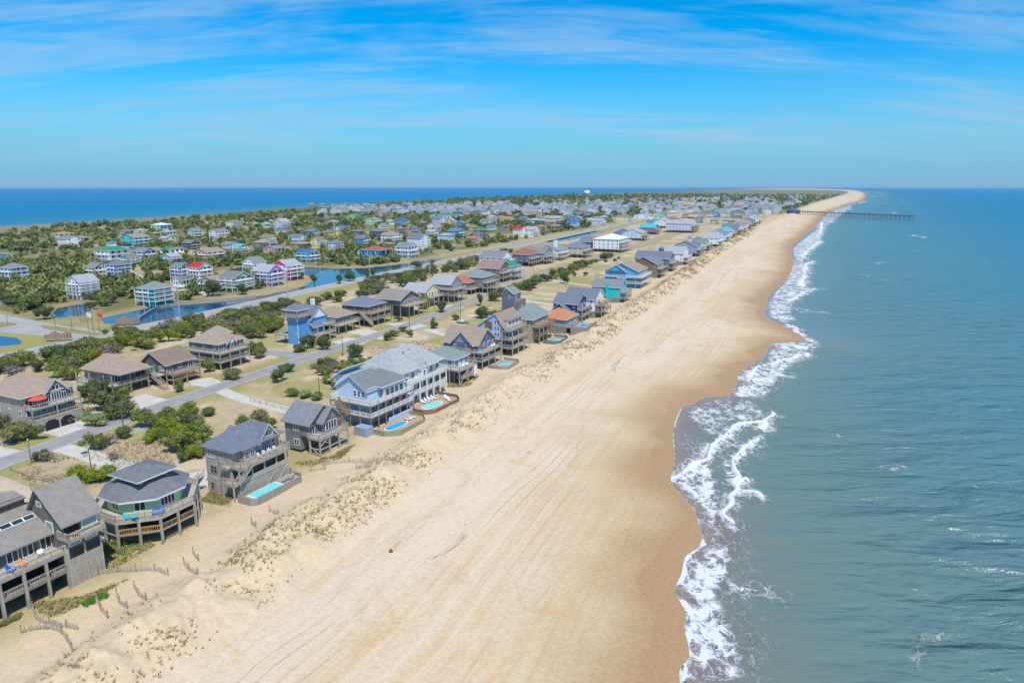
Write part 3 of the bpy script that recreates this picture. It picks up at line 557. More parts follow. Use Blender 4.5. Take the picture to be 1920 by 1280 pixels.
def chair(loc,rz,col,label,lounge=False):
    e=bpy.data.objects.new('deck_chair',None); COL.objects.link(e); e.location=loc; e.rotation_euler=(0,0,rz); tag(e,label,'chair')
    m=plain('chair_%d_%d_%d'%tuple(int(c*99) for c in col),col,.5)
    if lounge:
        link('seat',MB().box(-.33,.33,-.9,.35,.28,.36).mesh('seat',m),e); link('backrest',MB().poly([(-.33,.35,.28),(.33,.35,.28),(.33,.95,.85),(-.33,.95,.85),(-.33,.35,.36),(.33,.35,.36),(.33,.90,.9),(-.33,.90,.9)],[(0,1,2,3),(7,6,5,4),(0,4,5,1),(1,5,6,2),(2,6,7,3),(3,7,4,0)]).mesh('backrest',m),e)
        for x in (-.28,.28):
            for y in (-.8,.3): link('leg',MB().box(x-.04,x+.04,y-.04,y+.04,0,.28).mesh('leg',m),e)
    else:
        link('seat',MB().poly([(-.34,-.35,.40),(.34,-.35,.40),(.34,.3,.27),(-.34,.3,.27),(-.34,-.35,.45),(.34,-.35,.45),(.34,.3,.32),(-.34,.3,.32)],[(3,2,1,0),(4,5,6,7),(0,1,5,4),(1,2,6,5),(2,3,7,6),(3,0,4,7)]).mesh('seat',m),e)
        link('backrest',MB().poly([(-.34,.25,.28),(.34,.25,.28),(.34,.32,.28),(-.34,.32,.28),(-.3,.55,1.1),(.3,.55,1.1),(.3,.62,1.1),(-.3,.62,1.1)],[(3,2,1,0),(4,5,6,7),(0,1,5,4),(1,2,6,5),(2,3,7,6),(3,0,4,7)]).mesh('backrest',m),e)
        for x in (-.38,.38):
            link('armrest',MB().box(x-.07,x+.07,-.42,.4,.56,.60).mesh('armrest',m),e)
            link('leg',MB().box(x-.04,x+.04,-.38,-.28,0,.56).mesh('leg',m),e); link('leg',MB().box(x-.04,x+.04,.28,.38,0,.56).mesh('leg',m),e)
    return e
def place(h,x,y,z):
    a=-h.e.rotation_euler[2]; L=h.e.location
    return (L[0]+x*math.cos(a)+y*math.sin(a),L[1]-x*math.sin(a)+y*math.cos(a),L[2]+z)
def pool(h,x0,x1,y0,y1,wx0,wx1,wy0,wy1,z,fm,dm,wm,label,fh=1.2,lab2='',kidney=False,cut=1.5):
    """pool deck with its water and a board fence: one swimming pool thing"""
    e=bpy.data.objects.new('swimming_pool',None); COL.objects.link(e); e.location=place(h,0,0,0); e.rotation_euler=h.e.rotation_euler; tag(e,label,'pool')
    P=[(x0,y0),(x1-cut,y0),(x1,y0+cut),(x1,y1-cut),(x1-cut,y1),(x0,y1)]
    link('pool_deck',MB().prism(P,-.4,z).mesh('pool_deck',dm),e)
    if kidney: W=[((wx0+wx1)/2+(wx1-wx0)/2*math.cos(a)*(1-.18*math.cos(2*a+.6)),(wy0+wy1)/2+(wy1-wy0)/2*math.sin(a)*(1+.1*math.sin(a))) for a in np.linspace(0,2*math.pi,26)[:-1]]
    else: W=[(wx0,wy0),(wx1,wy0),(wx1,wy1),(wx0,wy1)]
    cxy=np.mean(W,0); link('coping',MB().prism([tuple(cxy+(np.array(p)-cxy)*1.09) for p in W],z,z+.05).mesh('coping',M_WHITE),e)
    link('pool_water',MB().prism(W,z,z+.075).mesh('pool_water',wm),e)
    # fence boards, one by one
    bm_=MB().box(0,.16,-.02,.02,0,1).mesh('fence_board',fm)
    for p,q in zip(P,P[1:]):
        L=math.dist(p,q); n=int(L/.19); a=math.atan2(q[1]-p[1],q[0]-p[0])
        for k in range(n):
            t_=k/n; o=link('fence_board',bm_,e,(p[0]+(q[0]-p[0])*t_,p[1]+(q[1]-p[1])*t_,-.2)); o.rotation_euler=(0,0,a); o.scale=(1,1,fh+.2+.05*((k*7)%3)/3)
        mb=MB().bar((p[0],p[1],fh*.8),(q[0],q[1],fh*.8),.05,.1); link('fence_rail',mb.mesh('fence_rail',fm),e)
    return e
# ------------------------------------------------------------------ beach houses, nearest first
def std(px,yaw,D,L,label,wall,roof,rt,rh,base=2.6,nf=2,fh=2.7,dE=2.4,dS=0,dN=0,wood=None,rm=None,bk='open',trim=None,ax='y',rf=.5,decks=None,ov=.5,winkind='w',step=.5,name='beach_house',group=None,dark=False,swin=True,cover=False,ewin=None):
    h=House(name,px,yaw,label,'house',group); wm=wallmat(wall) if isinstance(wall,str) else wall; wood=wood or M_WOODL; rm=rm or wood
    x0,x1,y0,y1=-D,-dE,dS,L-dN; top=base+nf*fh
    h.box('wall',x0,x1,y0,y1,base,top,wm)
    if bk=='open':
        nx=max(2,round((x1-x0)/3.4)); ny=max(2,round((y1-y0)/3.6))
        h.posts(np.linspace(x0+.2,x1-.2,nx),np.linspace(y0+.2,y1-.2,ny),-.5,base)
        h.box('storage_wall',x0+1.2,x1-2.2,y0+(y1-y0)*.35,y1-1.,0,base,wm)
    elif bk=='slat':
        h.box('storage_wall',x0+.15,x1-.15,y0+.15,y1-.15,0,base,mat('slat_backing',(.17,.155,.14),.9))
        h.slats('E',x1,y0,y1,.1,base-.1,M_WOOD,.3); h.slats('S',y0,x0,x1,.1,base-.1,M_WOOD,.3)
    else: h.box('lower_wall',x0+.02,x1-.02,y0+.02,y1-.02,-.3,base,wm)
    decks=decks if decks is not None else list(range(nf))
    for k in decks:
        z=base+k*fh
        if dE>.3: h.deck(-dE,0,0 if dS else y0,L,z,'ESN',wood,rm,step)
        if dS>.3: h.deck(x0,-dE,0,dS,z-.004,'SW',wood,rm,step)
    if decks and dE>.3:
        ny=max(2,round(L/3.3)); h.posts([-.16],np.linspace(.16,L-.16,ny),-.6,(base+max(decks)*fh if not cover else top),M_PILE,.12)
        if dS>.3: h.posts(np.linspace(x0+.16,-dE-.5,3),[.16],-.6,base+max(decks)*fh if not cover else top,M_PILE,.12)
    for k in range(nf):
        z=base+k*fh
        n=max(2,int((y1-y0)/2.5)); us=np.linspace(y0+1.2,y1-1.2,n)
        for i,u in enumerate(us): h.win('E',x1,u,z+.15 if (i%2==0) else z+.8,1.7 if i%2==0 else 1.2,2.0 if i%2==0 else 1.3,'d' if i%2==0 else winkind,dark)
        if swin:
            n=max(1,int((x1-x0)/3.6)); us=np.linspace(x0+1.7,x1-1.5,n)
            h.row('S',y0,us,z+.85,1.0,1.3,winkind,dark)
    if rt=='gable': h.gable(x0,(0 if cover else x1),y0,y1,top,rh,ax,roofmat(roof),wm,trim,ov,rf=rf)
    elif rt=='hip': h.hip(x0,(0 if cover else x1),y0,y1,top+.02,rh,roofmat(roof),trim,ov)
    h.top=top; h.b=(x0,x1,y0,y1); h.base=base; h.fh=fh
    return h
# --- dark shingle house at the left edge
h=House('beach_house',(30,1156),27,'dark shingle house with skylights, tall right gable block and red and blue deck chairs','house')
W=wallmat('shingle'); RM=roofmat('taupe')
h.box('wall',-11,-3.4,-4,7.4,5.6,8.1,W); h.gable(-11.5,-3.0,-4,7.4,8.1,2.9,'y',RM,W,M_TRIMD,.4,rf=.3)
h.box('dormer_wall',-11,-8.6,-3.5,7.3,9.4,12.2,W); h.ob('dormer_roof',MB().poly([(-11.3,-3.7,12.3),(-8.2,-3.7,11.9),(-8.2,7.35,11.9),(-11.3,7.35,12.3),(-11.3,-3.7,12.5),(-8.2,-3.7,12.1),(-8.2,7.35,12.1),(-11.3,7.35,12.5)],[(3,2,1,0),(4,5,6,7),(0,1,5,4),(1,2,6,5),(2,3,7,6),(3,0,4,7)]),[RM])
h.box('tower_wall',-8,-.15,7.4,12.2,2.9,10.0,W); h.gable(-8,-.15,7.4,12.2,10.0,4.1,'y',RM,W,M_TRIMD,.55,rf=.38)
for y in (3.4,4.9,6.4):
    z=8.1+2.9*(1-(5.95-3.3)/5.95)-.1; sk=h.ob('skylight',MB().box(-.45,.45,-.75,.75,-.04,.12),M_WHITE); sk.location=(-6.3,y,9.75); sk.rotation_euler=(0,R(26),0)
    p=link('pane',MB().box(-.36,.36,-.66,.66,.1,.13).mesh('pane',M_GLASS),sk)
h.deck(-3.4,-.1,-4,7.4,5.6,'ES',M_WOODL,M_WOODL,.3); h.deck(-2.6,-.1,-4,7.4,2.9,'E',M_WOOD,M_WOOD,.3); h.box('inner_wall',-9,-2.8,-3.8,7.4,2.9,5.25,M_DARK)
h.row('E',-2.8,[-1.5],3.7,1.9,1.1,'w')
h.posts([-.25],[-3.9,-1.1,1.8,4.6,7.2],-1,5.5,M_PILE,.17); h.posts([-4,-8],[-3.5,0,3.5,7],-1,2.9,M_PILE,.17)
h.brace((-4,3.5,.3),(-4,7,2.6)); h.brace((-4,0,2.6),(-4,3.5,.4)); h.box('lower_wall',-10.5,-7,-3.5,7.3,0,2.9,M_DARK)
h.slats('E',-.12,7.5,9.75,.0,4.2,M_WOODL,.3); h.slats('E',-.12,9.85,12.1,.0,4.2,M_WOODL,.3); h.box('slat_backing',-7.8,-.25,7.6,12.1,-.5,2.9,mat('slat_backing',(.17,.155,.14),.9))
h.slats('E',-.12,-7.0,-4.1,-.3,2.7,M_WOODL,.3); h.slats('S',-7,-3.4,-.2,-.3,2.7,M_WOODL,.3); h.box('lower_porch_wall',-3.2,-.2,-6.9,-4.1,-.5,2.7,mat('slat_backing',(.17,.155,.14),.9))
h.posts([-.15],[7.5,9.8,12.1],-1,5.9,M_WOODL,.13)
h.box('screen_opening',-.2,-.11,7.65,9.7,4.35,5.7,M_SCREEN); h.box('screen_opening',-.2,-.11,9.9,12.0,4.35,5.7,M_SCREEN)
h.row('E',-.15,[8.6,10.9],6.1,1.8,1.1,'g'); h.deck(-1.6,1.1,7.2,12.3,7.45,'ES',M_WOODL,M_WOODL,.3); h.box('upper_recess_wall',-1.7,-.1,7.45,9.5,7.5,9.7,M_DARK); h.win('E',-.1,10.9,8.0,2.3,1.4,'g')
h.row('S',7.4,[-3.4],7.7,1.7,1.7,'g'); h.win('S',7.4,-5.2,11.2,1.1,.8,'g'); h.box('cedar_panel',-3.38,-3.3,5.4,7.4,5.65,7.9,wallmat('orangewood'))
h.row('E',-3.4,[-2.8,-1.2,2.3,4.2],5.7,1.5,2.1,'d'); h.win('E',-3.3,6.5,5.7,1.5,2.0,'d'); h.win('S',-4,-4.6,5.7,1.7,1.9,'d'); h.win('S',-4,-5.,8.3,1.0,.7,'g')
A1=h
for x,y,rz,c,l in [(-1.3,1.0,.6,(.03,.16,.62),'bright blue deck chair beside the orange one on the shingle house deck'),(-1.2,2.4,.3,(.85,.38,.10),'orange deck chair between shingle wall and rail of the leftmost house'),(-1.6,-.9,.9,(.62,.02,.03),'bright red deck chair at the corner of the leftmost house deck')]:
    chair(place(h,x,y,5.6),-R(27)+math.pi/2+rz,c,l)
chair(place(h,.2,8.6,7.45),-R(27)+math.pi/2,(.55,.20,.08),'brown orange chair on the small upper balcony of the leftmost house')
e=House('grill',None,27,'white covered round grill table on the leftmost house deck','grill',xy=place(h,-1.9,5.0,0)[:2],z=5.6); e.ob('drum',MB().lathe([(0,.5),(.42,.52),(.5,.75),(.4,1.0),(.1,1.12),(0,1.12)],14),M_WHITE); e.ob('stand',MB().bar((-.3,0,0),(.1,0,.55),.06).bar((.3,.2,0),(-.1,0,.55),.06).bar((.2,-.3,0),(0,.1,.55),.06),M_TRIMD)
# --- octagonal green house
cx,cy=up(282,984); h=House('octagonal_house',None,27,'eight sided pale green house with dark grey tiered roof and ring deck on stilts','house',xy=(cx,cy))
octo=lambda r,ph=22.5:[(r*math.cos(R(ph+45*k)),r*math.sin(R(ph+45*k))) for k in range(8)]
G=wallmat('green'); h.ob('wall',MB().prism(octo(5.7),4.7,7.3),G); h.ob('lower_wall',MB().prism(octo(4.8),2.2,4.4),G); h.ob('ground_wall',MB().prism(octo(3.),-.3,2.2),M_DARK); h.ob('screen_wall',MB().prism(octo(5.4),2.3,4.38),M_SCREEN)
def ring(mb,r0,z0,r1,z1,mi=0):
    a,b_=octo(r0),octo(r1); o=len(mb.v); mb.v+=[(x,y,z0) for x,y in a]+[(x,y,z1) for x,y in b_]
    for k in range(8): mb.f.append([o+k,o+(k+1)%8,o+8+(k+1)%8,o+8+k]); mb.m.append(mi)
    return mb
mb=ring(MB(),6.9,7.3,2.6,9.1); ring(mb,6.9,7.08,6.9,7.3,1); mb.prism(octo(6.88),7.0,7.09,1); h.ob('roof',mb,[roofmat('dkgrey'),M_WHITE])
h.box('cupola_wall',-2.4,2.4,-2.4,2.4,8.6,9.75,G); h.hip(-2.4,2.4,-2.4,2.4,9.8,1.25,roofmat('dkgrey'),M_WHITE,1.3,.2)
for f,pl in (('S',-2.4),('E',2.4)): h.row(f,pl,[-1.4,0,1.4],9.1,1.1,.5,'w')
dk=h.ob('deck',ring(MB().prism(octo(8.1),4.45,4.7),8.15,4.2,8.15,4.7),[M_WOODL]); op=octo(8.05)
for k in range(8): h.rail([op[k],op[(k+1)%8]],4.7,M_WOODL,1.05,.25)
h.ob('lower_deck',MB().prism([p for p in octo(7.9) if p[0]>-1]+[(0,5),(0,-5)],1.95,2.2),M_WOODT); 
for k in (6,7,0): h.rail([tuple(np.array(octo(7.8)[k])),tuple(np.array(octo(7.8)[(k+1)%8]))],2.2,M_WOODO if k==6 else M_WOODT,1.0,.3)
for k in range(8):
    p,q=np.array(op[k]),np.array(op[(k+1)%8])
    for t_ in (0,.5): a=p+(q-p)*t_; h.box('post',a[0]-.16,a[0]+.16,a[1]-.16,a[1]+.16,-.8,4.4,M_PILE)
    h.ob('tie_beam',MB().bar((*p,2.3),(*q,2.3),.12,.2),M_WOOD)
for k in range(8):
    a=R(45*k); wdw=link('window_wall',WIN['q' if k in (0,) else 'd'][0],h.e,(5.28*math.cos(a)*1.0,5.28*math.sin(a),5.85),a+math.pi/2); wdw.scale=(2.6 if k==0 else 1.7,1,1.5); link('pane',WIN['q' if k==0 else 'd'][2],wdw)
h.stairs((-6.3,5.2,4.7),(-3.5,10.2,0.2),1.1,M_WOODL)
A2=h
for x,y,c,l in [(6.6,-3.2,(.03,.16,.62),'blue deck chair nearer the sliding door of the octagonal house'),(6.9,-2.3,(.03,.16,.62),'blue deck chair nearer the sea rail of the octagonal house'),(4.0,-6.2,(.02,.60,.68),'tall turquoise deck chair on the octagonal house ring deck')]: chair(place(h,x,y,4.7),-R(27)+1.2,c,l)
e=House('patio_table',None,27,'low turquoise patio table on octagonal house deck','table',xy=place(h,4.6,-7.,0)[:2] if False else place(h,5.0,-5.6,0)[:2],z=4.7); e.ob('tabletop',MB().lathe([(0,.68),(.6,.68),(.6,.73),(0,.73)],12),plain('turq',(.02,.60,.68)))
for a in (0,2.1,4.2): e.ob('leg',MB().bar((.15*math.cos(a),.15*math.sin(a),.68),(.5*math.cos(a),.5*math.sin(a),0),.06),plain('turq',(.02,.6,.68)))
# --- grey shingle three storey house with narrow pool
h=House('beach_house',(452,936),27,'tall weathered grey house with slatted sea wall, hip roof and narrow pool below','house'); W=wallmat('ltshingle')
h.e.scale=(.86,1,1.1); h.box('wall',-10,-2.2,.2,11.6,2.6,8.0,W); h.hip(-10,-1.6,0.4,11.6,8.02,2.75,roofmat('slate'),M_TRIMD,.7,.2); h.box('rear_wing_wall',-13.5,-10,7,11.2,2.6,7.0,W); h.gable(-13.8,-10,7,11.2,7.0,1.5,'x',roofmat('slate'),W,M_TRIMD,.4)
h.box('bay_wall',-4.6,-.9,2.0,4.9,5.3,8.0,W); h.hip(-5.6,-.9,2.0,4.9,8.03,1.7,roofmat('slate'),M_TRIMD,.6)
h.gable(-6.5,-1.5,6.2,10.8,8.0,2.6,'x',roofmat('slate'),W,M_TRIM,.6)
h.box('lower_wall',-9.8,-.2,.4,11.4,-.6,2.5,mat('slat_backing',(.17,.155,.14),.9)); h.box('screen_porch',-8,-.35,.5,11.3,2.6,5.0,M_SCREEN)
h.deck(-2.2,.9,-.1,11.9,5.3,'ESN',M_WOODL,M_WOODL,.28)
h.deck(-4.2,-2.2,-1.0,.2,5.3,'SW',M_WOODL,M_WOODL,.28); h.box('lower_shingle_wall',-9.95,-3.0,.1,.5,-.6,2.62,W); h.row('S',.1,[-5.2],.6,.9,1.3,'t',True)
ys=np.linspace(.1,11.7,5)
for a,b_ in zip(ys,ys[1:]):
    h.slats('E',.02,a+.12,b_-.12,-.1,2.4,M_WOODL,.26); h.box('porch_rail_board',-.06,.04,a+.12,b_-.12,2.5,3.35,M_WOODL)
h.posts([.05],ys,-.6,5.1,M_WOODL,.13); h.slats('S',.2,-3.0,-.2,-.1,2.4,M_WOODL,.26); h.row('S',.1,[-8.4],.5,1.0,1.3,'t',True)
h.brace((.12,6.1,.2),(.12,8.6,2.3),M_WOODL); h.brace((.12,9.,.2),(.12,11.5,2.3),M_WOODL)
h.deck(-3.,.3,-1.6,.1,2.9,'SE',M_WOODL,M_WOODL,.28); h.posts([-2.9,.2],[-1.5],-.6,2.7,M_WOODL,.12); h.stairs((.5,-.6,2.9),(.5,2.6,5.3),1.,M_WOODL)
h.row('S',.2,[-8.6,-7.6],6.1,.9,1.5,'w'); h.row('S',.2,[-8.2,-7.2],3.4,.9,1.4,'t',True); h.win('S',2.0,-2.6,5.8,.9,1.8,'d'); h.row('E',-.9,[2.8,4.1],5.9,.9,1.5,'w')
h.row('E',-2.2,[6.6,10.2],5.5,.8,1.9,'t'); h.win('E',-2.2,8.4,5.4,2.0,2.0,'q'); h.win('E',-1.45,8.5,8.3,2.2,1.1,'g')
h.stairs((-10.3,-.8,2.7),(-13.4,-.8,.1),1.1,M_WOODL)
for y,l in ((5.3,'one'),(6.6,'two'),(7.9,'three'),(9.2,'four')): chair(place(h,-.26,y,5.83),-R(27)+math.pi/2,(.62,.60,.57),'pale grey deck chair in the row on the tall grey house deck')
for o in list(COL.objects):
    if o.get('label','').startswith('pale grey deck chair in the row'): o['group']='row of pale deck chairs'
pool(h,.6,4.6,-1.2,11.2,1.2,3.6,.6,6.8,.75,M_WOOD,M_POOLDECKG,M_POOL,'narrow turquoise pool behind weathered board fence below the tall grey house',1.5,cut=.8)
for x,y,l in [(2.4,8.4,'grey lounge chair nearer the pool water beside the tall grey house'),(2.6,9.7,'grey lounge chair at the far end of the narrow pool deck')]: chair(place(h,x,y,.75),-R(27)+.3,(.30,.29,.28),l,True)
A3=h
# --- grey shingle stilt house with cross braces
h=House('beach_house',(600,857),28,'grey shingle house with cross braced stilts and white framed sea windows','house'); W=wallmat('greyshingle')
h.box('wall',-9.5,-3.,0,8.4,3.9,6.9,W); h.box('lower_wall',-9.5,-5.2,0.02,8.2,.6,3.9,W); h.gable(-9.8,-2.6,0,8.4,6.9,3.0,'x',roofmat('grey'),W,M_TRIMD,.5); h.gable(-6.5,-1.2,2.6,7.8,6.9,2.6,'x',roofmat('grey'),W,M_TRIMD,.5)
h.box('bay_wall',-3.2,-1.4,2.9,7.5,3.9,6.8,W); h.deck(-3.,.4,-.3,8.8,3.9,'ESN',M_WOODL,M_WOODL,.28)
h.posts([.2,-2.6],[0,2.9,5.8,8.6],-.8,3.7,M_WOODL,.15)
for y in (0,5.8): h.brace((.2,y,2.2),(.2,y+2.9,3.7),M_WOODL); h.brace((.2,y+2.9,2.2),(.2,y,3.7),M_WOODL)
h.ob('tie_beam',MB().bar((.2,0,1.6),(.2,8.6,1.6),.14,.22).bar((.2,0,1.6),(-2.6,0,1.6),.14,.22),M_WOODL); h.brace((.2,0,.2),(-2.6,0,2.),M_WOODL)
h.win('S',0,-6.3,4.8,1.5,1.5,'w'); h.win('S',0,-6.3,1.5,1.5,1.5,'w'); h.win('S',2.9,-2.3,4.1,1.3,1.9,'d'); h.win('E',-1.4,5.2,4.5,3.4,1.9,'q'); h.row('E',-3.,[1.2],4.1,1.5,2.,'d')
A4=h
# --- pale blue house with white decks and curved pool
h=House('beach_house',(697,810),29,'pale blue house with grey hip roof, white wraparound decks, zigzag stair and curved pool','house'); W=wallmat('paleblue')
h.box('wall',-13,-3.2,2.6,16,3.3,9.0,W); h.box('lower_wall',-12,-3.6,3.2,15.6,-.3,3.3,wallmat('ltblue')); h.gable(-12.4,-3.4,2.6,9.5,9.0,3.0,'y',roofmat('greengrey'),wallmat('paleblue'),M_WHITE,.6); h.hip(-11,-1.9,6.4,15.6,9.03,2.9,roofmat('greengrey'),M_WHITE,.6)
h.box('shed_wall',-14.5,-12.,4.5,12,3.3,10.8,wallmat('paleblue')); h.ob('shed_roof',MB().poly([(-16.5,3.8,9.0),(-11.4,3.8,12.4),(-11.4,12.6,12.4),(-16.5,12.6,9.0),(-16.5,3.8,9.25),(-11.4,3.8,12.65),(-11.4,12.6,12.65),(-16.5,12.6,9.25)],[(3,2,1,0),(4,5,6,7),(0,1,5,4),(1,2,6,5),(2,3,7,6),(3,0,4,7)]),M_WHITE)
h.box('bay_wall',-3.3,-1.7,7.,14.6,6.1,9.0,W)
for z in (3.3,6.1): h.deck(-3.2,0,0,16.4,z,'ESN',M_POOLDECKG,M_WHITE,.3,M_WOODT); h.deck(-12.5,-3.2,0,2.6,z-.004,'SW',M_POOLDECKG,M_WHITE,.3,M_WOODT)
h.posts([-.15],np.linspace(.15,16.2,7),-.6,7.1,M_WOODT,.1); h.posts([-3.4,-6.5,-9.5,-12.3],[.15],-.6,7.1,M_WOODT,.1)
h.stairs((-9.8,-.6,6.1),(-6.2,-.6,3.3),1.2,M_WOODT,M_WHITE); h.stairs((-9.8,-1.7,3.3),(-6.2,-1.7,.3),1.2,M_WOODT)
h.row('S',2.6,[-6.8,-5.6,-4.4],6.9,.95,1.5,'t'); h.row('E',-1.7,[8.2,9.9,11.6,13.4],6.3,1.35,1.8,'t',True); h.row('S',7.,[-2.5],6.4,.8,1.7,'t'); h.row('E',-3.2,[4,6,8.5,11,13.5],3.45,1.6,2.,'d'); h.row('E',-3.6,[6,9,12.5],.7,1.5,1.7,'d')
h.box('equipment_shed',-2.2,1.4,-3.4,-1.0,-.4,2.1,wallmat('bluegrey')); h.box('pool_side_wall',.1,.35,6.,15.,-.3,1.6,wallmat('ltblue'))
A5=h
pool(h,.4,7.2,-1.,13.5,1.8,4.6,1.2,8.2,.55,mat('green_grey_fence_boards',(.26,.30,.20),.85,.2,2.),M_POOLDECK,M_POOLB,'curved bright blue pool inside a green grey board fence below the pale blue house',1.3,kidney=True,cut=2.6)
for y,l in ((9.6,'white lounge chair nearer the blue pool of the pale blue house'),(10.9,'white lounge chair in the fence corner of the curved pool deck')): chair(place(h,3.2,y,.55),-R(29)+2.4,(.75,.76,.78),l,True)
chair(place(h,-1.,3.2,6.1),.4,(.02,.56,.62),'turquoise deck chair on the near top deck of the pale blue house'); chair(place(h,-1.,13.9,6.1),.4,(.02,.56,.62),'turquoise deck chair at the far end of the pale blue house top deck')
# --- large white house with big grey hip roof
h=House('beach_house',(762,769),29,'large white house with broad light grey hip roof and white balconies over a pool','house'); W=wallmat('white')
h.box('wall',-15,-2.4,.2,18,-.3,9.2,W); h.hip(-15.5,-2.,-.6,18.6,9.23,4.6,roofmat('ltgrey'),M_WHITE,.6,.22,9.); h.hip(-10,-1.2,9.,15.,9.25,2.8,roofmat('ltgrey'),M_WHITE,.5)
h.gable(-3.,-.9,8.0,10.6,9.3,1.9,'x',roofmat('ltgrey'),W,M_WHITE,.35); h.box('dormer_wall',-2.5,-1.,8.0,10.6,6.2,9.25,W)
for z in (3.1,6.2): h.deck(-2.4,0,0,18.3,z,'ESN',M_WOODL,M_WHITE,.3,M_WHITE); h.box('porch_wall',-2.45,-.4,0,2.2,z-2.9,z-.3,wallmat('paleblue'))
h.posts([-.15],np.linspace(.15,18.1,7),-.4,6.2,M_WHITE,.13); h.row('E',-2.4,np.linspace(3.4,17,6),6.4,1.3,1.9,'d'); h.row('E',-2.4,np.linspace(3.4,17,6),3.3,1.7,2.,'d',True); h.row('E',-2.4,np.linspace(3.4,17,5),.4,1.7,1.9,'d',True)
h.win('E',-1.,9.3,6.4,1.1,2.0,'t'); h.win('E',-.93,9.3,9.4,.7,.7,'w'); h.row('S',.2,[-8,-5.5,-3.6],6.9,1.1,1.4,'w',True); h.row('S',0,[-1.4],3.5,1.5,1.5,'w',True)
for x,y in [(-8,4),(-7,8),(-9.5,9),(-7.5,11),(-8.5,13)]: h.ob('roof_vent',MB().lathe([(.16,10.6),(.16,13.2),(0,13.25)],8),M_DARK)
A6=h
for o in [c for c in h.e.children if c.name.startswith('roof_vent')]:
    k=[(-8,4),(-6.4,7.6),(-9.6,8.6),(-6.9,10.6),(-9.,13)][int(o.name[-3:]) if '.' in o.name else 0]; o.location=(k[0],k[1],-.35)
pool(h,.3,8.2,-1.,14.,2.4,5.8,1.8,8.6,.45,mat('brown_fence_boards',(.22,.14,.09),.85,.25,2.),M_POOLDECK,M_POOL,'turquoise pool on a tan deck with brown board fence below the large white house',1.3,kidney=True,cut=2.2)
for k,(x,y) in enumerate([(1.2,5.8),(1.2,7.2),(1.2,8.6),(1.3,10)]):
    c=chair(place(h,x,y,.45),-R(29)+math.pi/2,(.78,.78,.78),'white lounge chair in the row against the large white house',True); c['group']='lounge chairs along the white house wall'
for k,(x,y,l) in enumerate([(5.6,10.6,'white lounge chair standing apart near the far fence of the large white house pool'),(4.2,11.6,'white lounge chair tucked into the far corner of the white house pool deck')]): chair(place(h,x,y,.45),-R(29)+1.,(.78,.78,.78),l,True)
# --- small pale blue hip house on tall stilts
h=std((862,724),28,13,9.6,'small pale blue house with grey green hip roof on tall stilts with diagonal braces','paleblue','palegreen','hip',2.4,4.4,1,2.7,3.0,2.,0,M_WOODL,M_WOODL,'open',M_WHITE,ov=.6)
h.deck(-2.4,0,2,9.6,1.9,'EN',M_WOOD,M_WOODL); h.box('lower_wall',-12,-3,2.6,9,0,4.3,wallmat('slate')); h.brace((-.1,.3,.3),(-.1,4.6,4.),M_WOODL); h.brace((-.1,4.6,.8),(-.1,.3,3.2),M_WOODL); h.stairs((-6,.2,4.3),(-9.6,.2,1.8),1.1); h.box('white_panel',-2.3,.02,8.,9.6,1.6,4.1,wallmat('white'))
chair(place(h,-.9,3.6,4.4),.3,(.75,.75,.74),'white deck chair nearer the corner on the small pale blue stilt house'); chair(place(h,-.9,5.6,4.4),.3,(.75,.75,.74),'white deck chair by the sliding door of the small pale blue stilt house')
# --- slate blue shingle house with big front gable
h=std((905,694),27,15,12.5,'slate blue shingle house with brown cross gable roof and fan window facing left','slate','tan','gable',4.0,2.7,2,2.55,2.6,1.6,0,M_WOODL,M_WOODL,'open',M_TRIM,'x',swin=False,ov=.7)
h.gable(-11.5,-4.2,0.9,8.,7.8,3.6,'y',roofmat('tan'),wallmat('bluegrey'),M_TRIM,.7); h.box('gable_front_wall',-11.5,-4.2,.9,2.,2.7,7.8,wallmat('slate'))
h.win('S',.9,-5.7,5.5,1.9,1.9,'q'); h.win('S',.9,-10.4,6.,.9,1.0,'w'); h.win('S',1.6,-13.2,5.4,.9,1.9,'w'); h.row('S',.9,[-8.3,-7.5],9.4,.55,1.,'t')
pool(h,.4,6.6,3.,13.4,2.2,5.,5.2,10.2,.4,M_WOOD,M_POOLDECKG,M_POOL,'small turquoise pool inside a low grey fence below the slate shingle house',1.2,kidney=True,cut=1.5)
chair(place(h,-1.,8.,5.25),.3,(.76,.76,.76),'white deck chair nearer the gable on the slate shingle house deck'); chair(place(h,-1.,9.6,5.25),.3,(.76,.76,.76),'white deck chair farther along the slate shingle house deck')
# --- tall light blue gabled house
h=House('beach_house',(962,669),26,'tall light blue house with steep lopsided gable and grey brown sea decks','house'); W=wallmat('ltblue')
h.box('wall',-13.5,-4.6,.3,13.5,2.8,9.6,W); h.gable(-13.5,-3.4,.3,13.5,9.6,4.6,'y',roofmat('tan'),W,M_WHITE,.5,rf=.68); h.box('dormer_wall',-4.8,-3.2,3.,12.6,9.,11.4,wallmat('white')); h.box('dormer_roof',-6.6,-2.5,2.6,13.,11.5,11.7,roofmat('tan'))
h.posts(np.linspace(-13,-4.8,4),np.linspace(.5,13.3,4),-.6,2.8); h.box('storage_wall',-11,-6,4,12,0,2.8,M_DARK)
for z,dw in ((2.8,0),(5.6,-.2),(8.4,-1.4)): h.deck(-4.6,dw,.0,14.,z,'ESN',M_WOODL,M_WOODL,.4)
h.posts([-.3,-4.2],np.linspace(.2,13.8,4),-.6,8.2,M_WOODL,.14); h.row('E',-4.6,np.linspace(2,12.5,5),5.8,1.6,2.,'d'); h.row('E',-4.6,np.linspace(2,12.5,5),3.,1.6,2.,'d',True); h.row('E',-3.2,np.linspace(4,12,4),9.7,1.5,1.4,'d')
